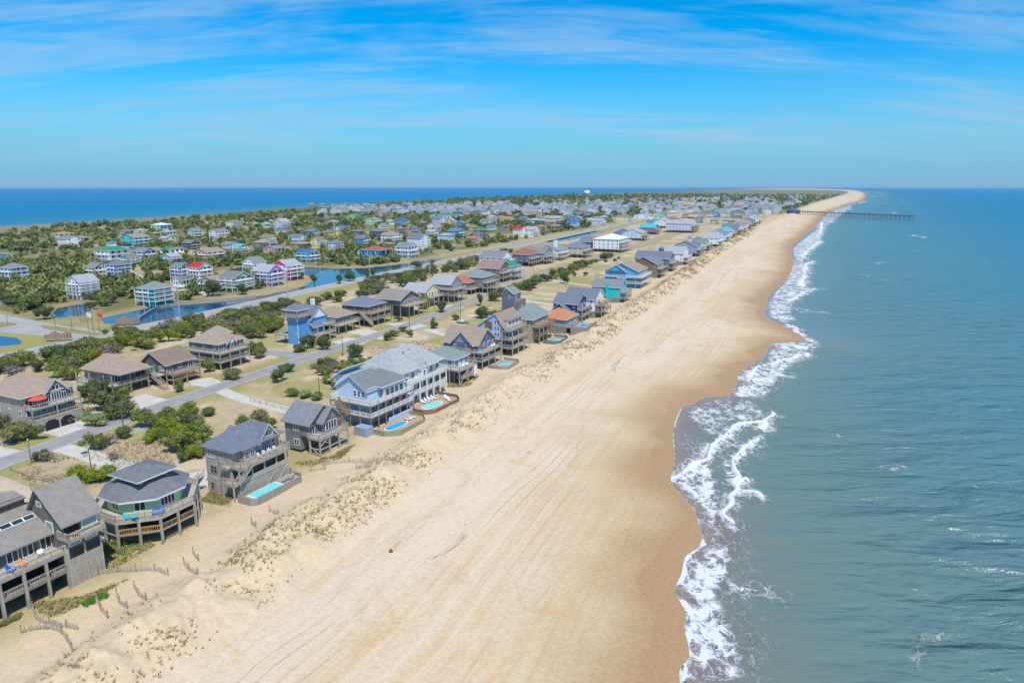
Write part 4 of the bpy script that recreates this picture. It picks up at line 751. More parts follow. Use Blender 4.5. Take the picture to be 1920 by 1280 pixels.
h.row('S',.3,[-9.2,-8.2,-6.6,-5.6],6.4,.8,1.3,'t'); h.row('S',.3,[-6.6,-5.6],8.6,.8,1.2,'t'); h.row('S',.3,[-6.6,-5.7],10.3,.7,1.5,'t'); h.box('dark_panel',-10.6,-8.,.2,.32,8.2,11.2,wallmat('brown')); h.box('screen_porch',-13.3,-4.7,.2,.34,2.9,5.1,M_SCREEN)
# --- tan decked house with green hip roof
h=std((1012,646),25,12,15,'tan decked house with broad grey green hip roof beside the tall light blue one','tan','palegreen','hip',4.2,.2,3,2.9,3.0,0,0,M_WOODT,M_WOODT,'solid',M_WHITE,decks=[1,2],ov=.7)
pool(h,.4,6.4,2.,13.,2.,4.8,4.,9.2,.4,mat('green_fence_boards',(.12,.22,.15),.85,.2,2.),M_POOLDECKG,M_POOL,'small turquoise pool within a dark green fence below the green roofed house',1.4,kidney=True,cut=1.5)
# --- orange roof house with raised pool deck
h=std((1072,628),25,14,13,'low house with orange hip roof and raised grey pool deck full of colour','bluegrey','orange','hip',3.2,2.8,1,3.0,2.4,0,0,M_WOOD,M_WOOD,'slat',M_TRIM,ov=.6)
h.box('pool_platform',.2,7,-2,9,-.3,3.4,M_WOOD); pw=h.box('pool_coping',1.5,5.5,.6,6.5,3.4,3.5,M_WHITE); h.box('pool_water',1.8,5.2,.9,6.2,3.45,3.52,M_POOLB)
h.rail([(.3,-1.9),(6.9,-1.9),(6.9,8.9)],3.4,M_WOOD,1.1,.4)
h.gable(-13,-6,13,20,3.8,1.6,'y',roofmat('orange'),wallmat('beige'),M_TRIM,.5); h.box('annex_wall',-13,-6,13,20,-.2,3.8,wallmat('bluegrey'))
# --- lone dark tower house by the road
h=House('beach_house',(972,590),24,'lone narrow slate blue house with monopitch roof standing in the grass by the road','house'); W=wallmat('slate')
h.box('wall',-8,-2.4,0,8,-.3,9.2,W); h.box('lower_block_wall',-2.4,0,.2,8.2,-.3,6.2,wallmat('greyshingle')); h.gable(-8,-2.4,0,8,9.2,2.4,'y',roofmat('palegreen'),W,M_WHITE,.3,rf=.35); h.win('S',0,-4.5,6.6,.9,1.7,'t'); h.win('E',-2.4,3,6.5,2.2,1.6,'d'); h.win('E',0,4.,2.6,1.2,1.2,'w'); h.win('S',0,-3.2,7.2,.9,.5,'w')
# --- navy gable house, turquoise house, bright blue house and the row beyond
h=std((1092,605),25,13,13,'deep navy blue house with twin gables and slate roof on the beachfront','navy','slate','gable',3.4,2.6,2,2.6,2.4,0,0,M_WOOD,M_WOODL,'slat',M_WHITE,'x',ov=.5); h.gable(-12,-6,-3.5,4,5.6,2.6,'y',roofmat('slate'),wallmat('navy'),M_WHITE,.5); h.box('front_wing_wall',-12,-6,-3.5,4,-.2,5.6,wallmat('navy')); h.row('S',-3.5,[-10,-8],3.,1.,1.4,'w')
h=std((1128,598),24,17,14,'grey blue roofed house with long raised timber deck and orange umbrella','white','slate','gable',3.6,3.,2,2.7,3.2,0,0,M_WOODT,M_WOODL,'slat',M_TRIM,'x'); 
e=House('umbrella',None,0,'orange yellow parasol on the long timber deck','umbrella',xy=place(h,-1.2,5,0)[:2],z=5.7); e.ob('canopy',MB().lathe([(1.7,2.0),(.9,2.4),(0,2.65),(.9,2.36),(1.7,1.96)],8),plain('umbrella_orange',(.85,.38,.03))); e.ob('pole',MB().lathe([(.04,0),(.04,2.6)],6),M_WHITE)
h=std((1172,569),24,17,12,'bright turquoise house with fin walls and grey roof on the beachfront','turq','grey','gable',3.,2.4,2,2.7,2.8,0,0,M_WOOD,M_WOODL,'slat',M_TRIM,'x'); h.box('fin_wall',-9,-8.4,-2.5,1,-.2,9.6,wallmat('turq')); h.box('tower_wall',-6,-2.9,7.5,11.5,2.4,11.2,wallmat('aqua')); h.hip(-6,-2.9,7.5,11.5,11.2,1.3,roofmat('grey'),M_WHITE,.5); h.row('E',-2.9,[8.6,10.4],8.4,1.,1.3,'w'); h.row('S',7.5,[-4.4],8.4,1.,1.3,'w')
h=std((1203,542),24,22,24,'sky blue house with twin gables and white trimmed balconies facing left','skyblue','tan','gable',4.2,3.,2,3.2,3.2,3.,0,M_WOODL,M_WHITE,'solid',M_WHITE,'y',ov=.6); h.gable(-20,-10,1.5,14,9.4,3.4,'y',roofmat('tan'),wallmat('skyblue'),M_WHITE,.6)
chairless=[((1240,522),20,18,'brown','bluegrey','gable','dark shingle house with blue grey roof just past the sky blue one'),((1262,510),26,16,'slate','slate','gable','long slate roofed house with a small cupola on the beachfront'),((1288,498),24,20,'white','ltgrey','gable','white house with pale metal roof and glassy decks on the beachfront'),
 ((1312,482),22,20,'bluegrey','slate','gable','blue grey house with square lookout cupola on the beachfront'),((1330,473),20,16,'seafoam','greengrey','hip','pale sea green hip roofed house on the beachfront'),((1352,464),24,26,'white','ltgrey','hip','tall white house at the bend of the beachfront row'),
 ((1366,455),22,22,'paleblue','bluegrey','gable','pale blue gabled house after the tall white beachfront one'),((1378,448),20,20,'cream','aqua','hip','cream house with greenish roof on the far beachfront'),((1388,441),22,22,'grey','slate','gable','grey gabled house on the far beachfront'),((1398,436),20,24,'white','grey','gable','white gabled house far along the beachfront'),((1408,430),22,24,'beige','tan','hip','beige hip roofed house far along the beachfront'),((1417,425),22,26,'bluegrey','slate','hip','slate hip roofed house far along the beachfront'),((1426,420),24,28,'white','ltgrey','gable','last pale gabled house before the pier')]
for k,(px,D,L,wl,rf_,rt,lab) in enumerate(chairless):
    h=std(px,24.5,D,L,lab,wl,rf_,rt,4.2,2.8,2,2.9,3.,0,0,M_WOODL,M_WHITE if wl in('white','paleblue') else M_WOOD,'open' if k%2 else 'slat',M_WHITE,'x' if k%3 else 'y',step=.9)
    if k in (1,3): x0,x1,y0,y1=h.b; h.box('cupola_wall',-12,-9,8,11,h.top+2,h.top+6,wallmat('white' if k==3 else wl)); h.hip(-12,-9,8,11,h.top+6,1.4,roofmat(rf_),M_WHITE,.5)
# ------------------------------------------------------------------ second row, across the beach road
h=std((66,815),25,18,11.5,'low wide house with tan hip roof, front gable windows and red parasol','ltshingle','ltbrown','hip',3.4,3.0,2,2.75,2.8,0,0,M_WOODL,M_WOODL,'solid',M_TRIM,ov=.8,decks=[0,1])
h.gable(-8.,-2.2,4.6,9.6,8.5,2.7,'x',roofmat('ltbrown'),wallmat('ltshingle'),M_TRIM,.6); h.win('E',-2.15,7.1,5.9,2.4,2.2,'q'); h.win('E',-2.15,7.1,8.5,1.8,1.2,'w'); h.row('E',-2.3,[5.3,8.9],5.9,1.2,1.8,'w')
for y in (4.0,7.6):
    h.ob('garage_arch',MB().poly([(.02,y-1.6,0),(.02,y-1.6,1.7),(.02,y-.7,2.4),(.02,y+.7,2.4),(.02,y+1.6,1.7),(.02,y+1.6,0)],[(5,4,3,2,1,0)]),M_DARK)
h.box('garage_front_wall',-2.7,-.02,-.2,11.5,-.3,2.64,wallmat('ltshingle'))
e=House('umbrella',None,0,'wide red parasol on the low wide house deck','umbrella',xy=place(h,-1.8,2.6,0)[:2],z=5.75); e.ob('canopy',MB().lathe([(2.1,1.9),(1.1,2.3),(0,2.5),(1.1,2.26),(2.1,1.86)],8),plain('umbrella_red',(.62,.10,.06))); e.ob('pole',MB().lathe([(.04,0),(.04,2.45)],6),M_WHITE)
h=std((213,746),25,15,11,'grey stilt house with broad brown hip roof half hidden by pines','greyshingle','ltbrown','hip',3.9,2.9,1,3.0,3.,2.6,0,M_WOODL,M_WOODL,'open',M_TRIMD,ov=.9,cover=True,swin=True); h.deck(-3,0,0,11,2.9+0.01,'',M_WOODL)
h=std((326,724),25,12,9.5,'dark shingle house with brown roof, aqua door and long front stair','shingle','brown','gable',3.0,3.3,1,2.9,2.6,0,0,M_WOODT,M_WOODL,'open',M_TRIM,'y',ov=.6,rf=.4); h.win('S',0,-4.2,3.9,1.9,1.5,'w'); h.stairs((-6.,-2.,3.2),(1.5,-3.2,.1),1.2,M_WOODL); h.deck(-9,-3,-2.6,0,3.25,'SW',M_WOODL); h.box('front_door',-8,-7,-.07,.03,3.3,5.4,plain('aqua_door',(.02,.48,.55))); h.deck(-2.6,0,0,9.5,1.2+.5,'E',M_WOODT)
h=std((415,696),25,15,12,'grey house with tan clustered hip roofs and two wraparound decks','greyshingle','ltbrown','hip',3.,2.7,2,2.6,2.6,1.8,0,M_WOODL,M_WOODL,'open',M_TRIM,ov=.6); h.hip(-14,-8,7.5,12.4,9.4,2.2,roofmat('ltbrown'),M_TRIM,.5); h.gable(-6,-1.8,5.,8.,7.9,2.,'x',roofmat('ltbrown'),wallmat('white'),M_WHITE,.4); h.win('E',-1.78,6.5,5.5,1.3,2.2,'d')
# blue lookout tower house
h=House('beach_house',(578,648),25,'bright blue house with square lookout tower, slate roofs and white brackets','house'); W=wallmat('skyblue')
h.box('tower_wall',-8.5,-3.8,-.5,4.2,-.3,10.4,wallmat('blue')); h.box('lookout_wall',-8.8,-3.5,-.8,4.5,10.4,12.6,wallmat('white')); h.hip(-8.8,-3.5,-.8,4.5,12.6,2.2,roofmat('slate'),M_WHITE,.8); h.deck(-9.8,-2.5,-1.8,5.5,10.3,'ESNW',M_WOODL,M_WOODL,.4); h.row('S',-.8,[-8,-7,-6,-5,-4.2],10.9,.8,1.3,'t'); h.row('E',-3.5,[0,1.2,2.4,3.6],10.9,.8,1.3,'t')
for k in range(4): h.brace((-8.5+k*1.55,-.5,8.6),(-8.5+k*1.55,-1.7,10.1),M_WHITE,.2); h.brace((-3.8,-.3+k*1.5,8.6),(-2.6,-.3+k*1.5,10.1),M_WHITE,.2)
h.box('corner_board',-3.9,-3.7,-.58,-.4,-.3,10.4,M_WHITE); h.row('S',-.5,[-5],3.5,.8,1.,'w'); h.row('S',-.5,[-5],7,.8,1.2,'w'); h.box('wall',-12,-3,4.2,14,3.,8.6,W); h.gable(-12,-2.6,5,14,8.6,4.2,'x',roofmat('slate'),wallmat('white'),M_WHITE,.5); h.win('E',-2.95,9.5,8.9,2.,2.4,'q')
h.gable(-6,-1.,4.5,9.5,6.0,1.6,'y',roofmat('slate'),W,M_WHITE,.4); h.deck(-3,1.,4.2,14.4,3.,'ES',M_WOODL); h.deck(-3,1.,9,14.4,6.,'ESN',M_WOODL); h.posts([.8],[4.4,7.8,11,14.2],-.3,6,M_WOODL,.13); h.stairs((2,4.2,3.),(2,-1,.1),1.3,M_WOODL); h.row('E',-3,[6,8],3.4,1.2,1.7,'w'); h.box('chimney',-8.5,-7.3,12,13.2,9,14.5,M_WHITE); h.deck(-14,-8.5,-1.5,4,3.2,'SW',M_WOODL); h.posts([-13.8],[-1.3,3.8],-.3,3.,M_WOODL)
h=std((636,628),25,14,13,'grey stilt house with low tan grey hip roof beside the blue tower house','greyshingle','tan','hip',3.2,3.4,1,2.9,2.8,2.2,0,M_WOODL,M_WOODL,'open',M_TRIM,ov=.8)
h=std((697,613),25,16,14,'brown decked house with blue grey hip roof and long front stair','brown','bluegrey','hip',3.2,2.7,2,2.6,3.2,2.,0,M_WOODT,M_WOODL,'open',M_TRIM,ov=.7); h.stairs((-4,-1.2,5.3),(1.5,-1.2,1.2),1.2,M_WOODL)
h=std((768,597),25,17,15,'long grey house with taupe roof on forked white posts','greyshingle','taupe','gable',3.,5.2,1,2.8,4.5,0,0,M_WOODL,M_WOODL,'open',M_TRIM,'x',ov=.8)
h=std((806,577),25,15,13,'pale yellow house with light grey gabled roof in the second row','paleyellow','ltgrey','gable',3.2,4.4,1,2.8,2.5,0,0,M_WOODL,M_WOODL,'open',M_WHITE,'x'); h.row('S',0,[-10,-8.4,-6],5.2,.9,1.4,'w')
h=std((852,568),25,15,13,'grey house with pale metal roof and white framed gable windows in the second row','grey','ltgrey','gable',3.8,3.6,2,2.6,3.,2.,0,M_WOODL,M_WOODL,'open',M_WHITE,'x')
h=std((884,553),25,16,14,'house with bright terracotta orange hip roof in the second row','greyshingle','terracotta','hip',3.4,2.8,1,3.2,3.,2.,0,M_WOODL,M_WOODL,'open',M_TRIM,ov=.7)
rowB=[((914,550),18,15,'greyshingle','palegreen','hip',2,'grey shingle house with pale green grey hip roof after the orange roofed one'),((944,530),18,16,'brown','mauve','gable',2,'brown gabled house with timber decks in the second row'),((966,526),16,14,'white','green','hip',2,'white house with green roof and tan deck in the second row'),
 ((948,506),20,16,'white','grey','gable',2,'pale house with large grey gable roof close to the highway'),((998,500),18,20,'slate','redbrown','hip',2,'dark house with dull red hip roof near the highway'),((1026,496),20,18,'grey','grey','gable',2,'grey gabled house between the red roof and the white tower house'),((1052,489),20,20,'white','palegreen','gable',2,'white house with tall chimney tower near the highway'),
 ((1075,482),18,18,'brown','terracotta','gable',1,'low brown house with dull orange roof near the highway'),((1098,484),20,20,'beige','bluegrey','hip',2,'beige house with blue grey hip roof near the highway'),((1122,472),18,18,'navy','slate','gable',2,'dark blue house with slate roof near the highway'),((1166,474),26,30,'white','white','hip',3,'large white three storey house among trees near the beach road'),((1182,446),20,18,'blue','blue','hip',1,'low blue roofed house near the highway'),((1208,452),24,22,'paleblue','ltgrey','gable',2,'pale blue house with light roof near the highway'),
 ((1232,440),22,22,'greyshingle','aqua','gable',2,'grey house with greenish roof near the highway'),((1258,428),24,24,'white','ltgrey','gable',2,'white gabled house near the highway further north'),((1300,437),34,40,'lilac','ltgrey','gable',3,'pale lilac block with light roof between road and highway'),((1318,410),30,30,'cream','brown','hip',2,'cream house with brown roof between road and highway')]
for k,(px,D,L,wl,rf_,rt,nf,lab) in enumerate(rowB):
    h=std(px,25,D,L,lab,wl,rf_,rt,3.8,2.7,nf,2.8,2.8,0,0,M_WOODT if k==2 else M_WOODL,M_WHITE if wl=='white' else None,'open',M_WHITE,'x' if k%2 else 'y',step=.9)
    if k==6: h.box('chimney_tower',-8,-5.5,4,6.5,0,15,M_WHITE)
# ------------------------------------------------------------------ town beyond the highway
# cx, base y, width px, height px, wall, roof, type (g: gable to the sea road, s: side gable, h: hip), storeys, label
TOWN=[(18,524,42,30,'ltblue','grey','h',2,'blue green house with grey hip roof at the left edge'),(110,446,36,11,'white','orange','h',1,'low white house with orange roof deep in the woods'),(124,462,38,20,'white','grey','g',2,'white many windowed house in the woods by the marsh'),(148,456,24,14,'greyshingle','taupe','h',1,'taupe roofed house behind the white woodland house'),
(247,461,42,22,'aqua','tan','g',2,'bright aqua house with tan roof at the wood edge'),(235,439,22,9,'paleblue','bluegrey','h',1,None),(260,439,20,10,'white','ltgrey','h',1,None),(298,432,30,14,'seafoam','white','h',1,'sea green house with whitish roof standing alone on the marsh'),(311,441,27,9,'white','ltgrey','h',1,None),(289,444,16,9,'tan','tan','h',1,None),(310,456,26,13,'cream','ltgrey','g',2,None),
(204,492,50,31,'white','green','h',2,'white house with green hip roof and rooftop cupola'),(240,496,30,18,'turq','brown','g',2,'turquoise gabled house with white trim and brown roof'),(266,489,38,24,'periwinkle','grey','g',2,'periwinkle house with round porch over open garage'),(232,473,32,10,'grey','ltgrey','s',1,None),(177,520,34,27,'beige','grey','g',2,'beige stone look house with grey gable by the west street'),(218,524,38,36,'skyblue','slate','h',3,'sky blue house with stair tower and white decks'),(151,561,42,45,'white','ltgrey','s',4,'tall white four level house with white fence beside the pond'),(284,573,54,44,'teal','palegreen','h',3,'vivid teal house with white porches and stair beside the canal'),
(337,527,30,34,'periwinkle','greengrey','g',3,'periwinkle blue three storey house with white porches'),(336,539,28,20,'white','slate','g',1,'small white gabled garage in front of the periwinkle house'),(318,475,38,11,'white','green','g',1,None),(318,494,30,19,'ltblue','ltgrey','s',2,None),(355,468,31,18,'slate','slate','g',2,'slate blue house with twin gables in the trees'),(363,446,22,18,'seafoam','grey','s',2,None),(407,447,32,18,'white','grey','s',2,None),(409,453,24,10,'ltblue','orange','h',1,'blue house with orange roof tucked among shrubs'),(436,426,24,14,'white','brown','h',2,'white house with brown roof near the marsh edge'),(496,427,18,10,'palegreen','ltgrey','g',1,None),(527,430,27,20,'white','ltgrey','s',3,None),(524,441,21,14,'cream','blue','h',2,'cream house with blue hip roof'),(513,429,15,10,'ltblue','grey','g',1,None),(592,425,16,8,'yellow','tan','g',1,None),(584,443,25,13,'blue','slate','g',2,None),(555,454,28,15,'paleblue','slate','g',2,None),(561,466,34,13,'tan','tan','h',1,None),(596,465,25,21,'paleyellow','brown','g',3,'cream yellow three storey house with brown gable'),(614,444,14,10,'yellow','grey','g',1,None),
(429,470,26,17,'lilac','grey','g',2,None),(449,472,23,15,'aqua','aqua','g',2,'all aqua gabled house beside the lilac one'),(487,467,28,17,'grey','tan','h',2,None),(501,460,24,21,'palegreen','brown','g',3,None),(512,476,34,15,'pink','grey','g',1,'pale pink house with grey gables'),(574,491,40,23,'aqua','blue','g',2,'aqua house with dark blue roof at the edge of the lagoon woods'),(386,488,48,22,'peach','tan','g',2,'peach double house with tan roofs'),(373,530,36,38,'white','red','g',3,'white house with bright red roofs beside the beige one'),(398,547,56,29,'beige','tan','s',2,'beige house with tan roof and pale porches by the canal'),(438,546,52,36,'sage','greengrey','g',3,'sage green house with white balconies by the canal'),(475,513,34,31,'white','grey','g',3,'white tall house behind the lavender one'),(499,537,50,40,'lavender','ltgrey','g',3,'lavender house with white balconies on the lagoon'),(535,526,54,38,'hotpink','ltgrey','s',3,'hot pink and white house on the lagoon point'),
(702,484,52,21,'blue','redbrown','h',1,'pavilion like blue house with broad red brown pyramid roof'),(725,464,30,9,'tan','mauve','s',1,'long low house with mauve brown roof'),(762,483,40,28,'paleblue','grey','g',2,'pale blue house with large grey roof near the footbridge'),(784,467,38,29,'white','dkgrey','g',3,'white three storey house above the footbridge'),(678,460,26,18,'blue','slate','g',2,None),(670,442,21,12,'grey','slate','h',1,None),(639,433,25,11,'white','blue','h',1,'white house with blue hip roof'),(622,445,28,14,'yellow','slate','g',1,'yellow house with dark slate roof'),(628,468,26,18,'paleblue','bluegrey','h',2,None),(663,412,23,11,'lime','bluegrey','s',1,'lime green house with blue grey roof'),(613,416,20,9,'bluegrey','slate','s',1,None),(624,422,21,9,'white','ltgrey','h',1,None),(697,421,32,13,'palegreen','tan','s',2,None),(718,435,18,16,'cream','grey','g',2,None),(732,421,16,9,'white','ltgrey','g',1,None),(707,444,30,15,'slate','slate','h',1,None),(749,438,18,13,'tan','grey','h',2,None),(755,425,23,16,'blue','blue','s',2,'blue walled and blue roofed house in mid town'),(732,454,36,18,'white','tan','g',2,None),(778,436,14,12,'periwinkle','slate','g',2,None),(792,425,16,11,'pink','grey','h',1,'small pink house with grey hip roof in mid town'),(814,431,24,13,'white','tan','g',2,None),(811,445,24,15,'white','ltgrey','g',2,None),(835,451,28,14,'paleblue','ltgrey','h',1,None),(856,445,31,17,'skyblue','slate','g',2,'bright sky blue house with twin gables in mid town'),(845,426,20,17,'peach','ltgrey','g',3,None),(865,426,18,12,'skyblue','bluegrey','s',1,None),(823,421,25,15,'lilac','slate','g',2,None),(887,459,23,17,'salmon','terracotta','h',2,'salmon house with round red brown roof near the highway'),(901,449,26,23,'grey','green','h',2,'grey house with green roof near the highway'),(887,432,16,9,'beige','orange','h',1,None),(921,434,18,12,'paleblue','slate','g',2,None),(922,419,17,16,'white','ltgrey','h',3,'white square tower house in mid town'),(944,431,18,9,'grey','green','g',1,None),(955,429,14,9,'salmon','redbrown','h',1,None),
(975,444,26,19,'white','red','g',3,'white row house with bright red roof'),(998,444,26,19,'white','ltgrey','g',3,None),(1014,435,21,14,'tan','terracotta','h',2,None),(1045,430,21,9,'tan','taupe','g',1,None),(1075,428,29,14,'ltblue','navy' if False else 'blue','s',2,None),(1121,423,36,13,'lilac','ltgrey','g',2,'lilac white row house along the highway'),(1169,416,40,13,'paleyellow','brown','h',2,'long yellow building with brown hip roof'),(1094,406,38,11,'commercial','slate','s',1,'long grey blue commercial building'),(1141,408,18,8,'turq','aqua','h',1,None),(1045,419,28,14,'lilac','ltgrey','g',2,None),(1210,411,38,11,'white','ltgrey','s',1,'white shop row near the highway junction'),(1238,411,20,9,'seafoam','aqua','h',1,None),(1058,404,19,8,'white','ltgrey','g',1,None),(987,403,17,7,'white','tan','g',1,None),(982,417,22,11,'bluegrey','slate','g',2,None),(1011,416,10,14,'beige','tan','g',3,None),(967,398,24,6,'blue','bluegrey','s',1,None),(933,396,16,7,'white','ltgrey','g',1,None),(1286,384,42,8,'paleyellow','terracotta','s',1,'long yellow and orange roofed store by the far highway'),(1387,409,32,16,'grey','grey','s',4,'grey flat sided hotel behind the far beachfront')]
FARW=['white','paleblue','bluegrey','cream','grey','lilac','seafoam','ltblue','beige','tan','pink','skyblue']; FARR=['ltgrey','grey','slate','bluegrey','tan','brown','taupe','orange']
CW={'greyshingle':'grey shingle','ltblue':'light blue','paleblue':'pale blue','bluegrey':'blue grey','palegreen':'pale green','paleyellow':'pale yellow','skyblue':'sky blue','hotpink':'hot pink','turq':'turquoise','seafoam':'sea green','commercial':'grey'}
RW={'ltgrey':'light grey','bluegrey':'blue grey','dkgrey':'dark grey','greengrey':'green grey','palegreen':'grey green','ltbrown':'light brown','redbrown':'red brown'}
YAWS=[25,25,-65,25,20,30,-60,25]; FOOT=[]
def town_house(cx,by,wp,hp,wl,rf_,ty,st,lab,k,far=False):
    s=pxm(cx,by); D=wp/s/1.18; L=D*(.8+.25*((k*37)%10)/10); ht=max(4.5,hp/s*1.0); yaw=(25 if by>475 else YAWS[k%8])+((k*13)%7-3)
    X,Y=up(cx,by); Y+=D*.45; zone='near the sound' if by<432 and cx<900 else ('in the middle of town' if cx<900 else 'along the far highway')
    l2=lab or '%s house with %s %s roof %s'%(CW.get(wl,wl),RW.get(rf_,rf_),{'g':'gable','s':'side gable','h':'hip'}[ty],zone)
    h=House('town_house',None,yaw,l2,'house',None if lab else l2.replace(' house',' houses'),xy=(X,Y)); FOOT.append((X,Y,max(D,L)*.62))
    a,b_=D/2,L/2; base=min(2.6,ht*.2) if st>1 else .4; rh=min(ht*.27,L*.3); top=ht-rh; wm=wallmat(wl); x1=a-min(2.,D*.14)
    h.box('wall',-a,x1,-b_,b_,base,top,wm); h.box('lower_wall',-a+.25,x1-.25,-b_+.25,b_-.25,-.3,base,wallmat('hotpink') if wl=='hotpink' else (wm if (k%2 or lab) else wallmat('greyshingle')))
    if ty=='g': h.gable(-a,x1+.4,-b_,b_,top,rh,'x' if k%2 else 'y',roofmat(rf_),wm,M_WHITE,.5)
    elif ty=='s': h.gable(-a,x1+.4,-b_,b_,top,rh,'y',roofmat(rf_),wm,M_WHITE,.5)
    else: h.hip(-a,a,-b_,b_,top,rh,roofmat(rf_),M_WHITE,.5)
    fh=(top-base)/st; white=wl not in('greyshingle','slate','grey','brown','tan')
    for f in range(st):
        z=base+f*fh
        if not far or f==st-1: h.box('deck',x1,a+.3,-b_,b_,z-.15,z+.1,M_WHITE if white else M_WOODL); h.box('railing',a+.2,a+.3,-b_,b_,z+.66,z+.95,M_WHITE if white else M_WOODL)
        nE=3 if not far else 2
        for u in np.linspace(-b_*.62,b_*.62,nE): o=link('window',FARWIN,h.e,(x1+.03,u,z+fh*.55),ROT['E']); o.scale=(min(2.2,L*.2),1,fh*.5)
        if not far and by>470:
            h.box('porch_deck',-a,x1,-b_-1.6,-b_,z-.02,z+.1,M_WHITE if white else M_WOODL); h.box('porch_railing',-a,x1,-b_-1.6,-b_-1.5,z+.66,z+.95,M_WHITE if white else M_WOODL)
            if f==0:
                for u in (-a+.2,0,x1-.2): h.box('porch_post',u-.12,u+.12,-b_-1.55,-b_-1.3,-.3,top-fh*.1,M_WHITE if white else M_WOODL)
        for u in np.linspace(-a*.6,x1*.6,2 if by<470 or far else 3): o=link('window',FARWIN,h.e,(u,-b_-.03,z+fh*.55),0); o.scale=(min(1.5,D*.11),1,fh*.38)
    if wl=='hotpink' : h.box('upper_wall',-a-.05,x1+.05,-b_-.05,b_+.05,base+fh*1.7,top-.05,wallmat('white'))
    if not far:
        for u in (-b_+.2,0,b_-.2): h.box('post',a-.0,a+.2,u-.1,u+.1,0,top,M_WHITE if white else M_WOODL)
    if 'cupola' in l2 and lab: h.box('cupola_wall',-2,2,-2,2,top+1,ht+2.2,wallmat('white')); h.hip(-2,2,-2,2,ht+2.2,1.2,roofmat(rf_),M_WHITE,.5)
    return h
for k,T in enumerate(TOWN): town_house(*T,k)
h=House('meeting_hall',(832,411),20,'very long white hall with green roof in mid town','hall'); s=pxm(832,411); Lh=55/s
h.box('wall',-Lh/2,Lh/2,0,26,0,7,wallmat('white')); h.gable(-Lh/2,Lh/2,0,26,7,2.5,'x',roofmat('green'),wallmat('white'),M_WHITE,.5)
for u in np.linspace(-Lh*.42,Lh*.42,8): o=link('window',FARWIN,h.e,(u,-.03,3.5)); o.scale=(3,1,2)
# houses farther off: singles first, then one mass beyond
rr=random.Random(5); nfar=0
def clear(X,Y,r):
    return all((X-a)**2+(Y-b_)**2>(r+c_)**2 for a,b_,c_ in FOOT)
HWa=np.array(HWY); RDa=np.array(ROAD)
def okspot(X,Y,r):
    if np.min(np.hypot(HWa[:,0]-X,HWa[:,1]-Y))<16 or np.min(np.hypot(RDa[:,0]-X,RDa[:,1]-Y))<10: return False
    x=np.array([X]); y=np.array([Y])
    if any(inpoly(P,x,y)[0] for P in WPOLY.values()): return False
    return inpoly(LAND,x,y)[0] and clear(X,Y,r)
spots=[]
zones=[((600,405),(1000,386),34,80),((900,425),(1250,385),34,40),((1180,405),(1420,378),44,90),((560,392),(760,383),10,30),((1260,425),(1440,385),30,40)]
for (a0,b0),(a1,b1),n,tr in zones:
    c_=0
    for _ in range(n*30):
        if c_>=n: break
        u=rr.uniform(a0,a1); v=rr.uniform(b1,b0); 
        if (u-600)/(1450-600)>1 or v<386-(u-560)*.016: continue
        X,Y=up(u,v)
        if okspot(X,Y,9): spots.append((u,v)); FOOT.append((X,Y,8)); c_+=1
# keep them off the beach
def landward(X,Y): return inpoly(LWP,np.array([X]),np.array([Y]))[0] and pdist(DT,np.array([X]),np.array([Y]))[0]>30
for k,(u,v) in enumerate(spots):
    X,Y=up(u,v)
    if not landward(X,Y): continue
    s=pxm(u,v); FOOT.append((X,Y,9)); wl=rr.choice(FARW); rf_=rr.choice(FARR)
    town_house(u,v,rr.uniform(13,20)*s,rr.uniform(8,11.5)*s,wl,rf_,rr.choice('ghhs'),2,None,k,True)
# mass of tiny houses beyond about 1.3 km
V=[];F=[];FC=[]
pal=[(.72,.73,.74),(.55,.62,.70),(.60,.58,.52),(.40,.46,.54),(.50,.52,.56),(.45,.55,.54)]; rpal=[(.22,.23,.25),(.33,.34,.36),(.16,.18,.23),(.27,.23,.20),(.26,.28,.32)]
for _ in range(4500):
    u=rr.uniform(620,1510); v=rr.uniform(362,402)
    if v<389-(u-620)*.024 or v<364: continue
    X,Y=up(u,v)
    if Y<1050 or len(V)>4600 or not okspot(X,Y,4) or not landward(X,Y): continue
    FOOT.append((X,Y,9)); W_=rr.uniform(5,8); L_=rr.uniform(5,8); H_=rr.uniform(6,9); a=R(-25+rr.choice((0,90))); ca,sa=math.cos(a),math.sin(a); o=len(V)
    for x,y,z in [(-W_,-L_,0),(W_,-L_,0),(W_,L_,0),(-W_,L_,0),(-W_,-L_,H_),(W_,-L_,H_),(W_,L_,H_),(-W_,L_,H_),(0,-L_,H_+3.4),(0,L_,H_+3.4)]: V.append((X+x*ca-y*sa,Y+x*sa+y*ca,z))
    wc_=rr.choice(pal); rc=rr.choice(rpal)
    for f,c_ in [((0,1,5,4),wc_),((1,2,6,5),wc_),((2,3,7,6),wc_),((3,0,4,7),wc_),((4,5,8),wc_),((6,7,9),wc_),((5,6,9,8),rc),((7,4,8,9),rc)]: F.append([o+i for i in f]); FC.append(c_)
me=bpy.data.meshes.new('distant_houses'); me.from_pydata(V,[],F); at=me.attributes.new('tone','FLOAT_COLOR','FACE'); at.data.foreach_set('color',np.hstack([np.array(FC),np.ones((len(FC),1))]).ravel())
dm=bpy.data.materials.new('distant_house_paint'); dm.use_nodes=True; t=dm.node_tree; t.links.new(attrn(t,'tone','Color'),t.nodes['Principled BSDF'].inputs['Base Color']); me.materials.append(dm)
tag(link('distant_houses',me),'mass of tiny pale houses in the far town','houses',None,'stuff')
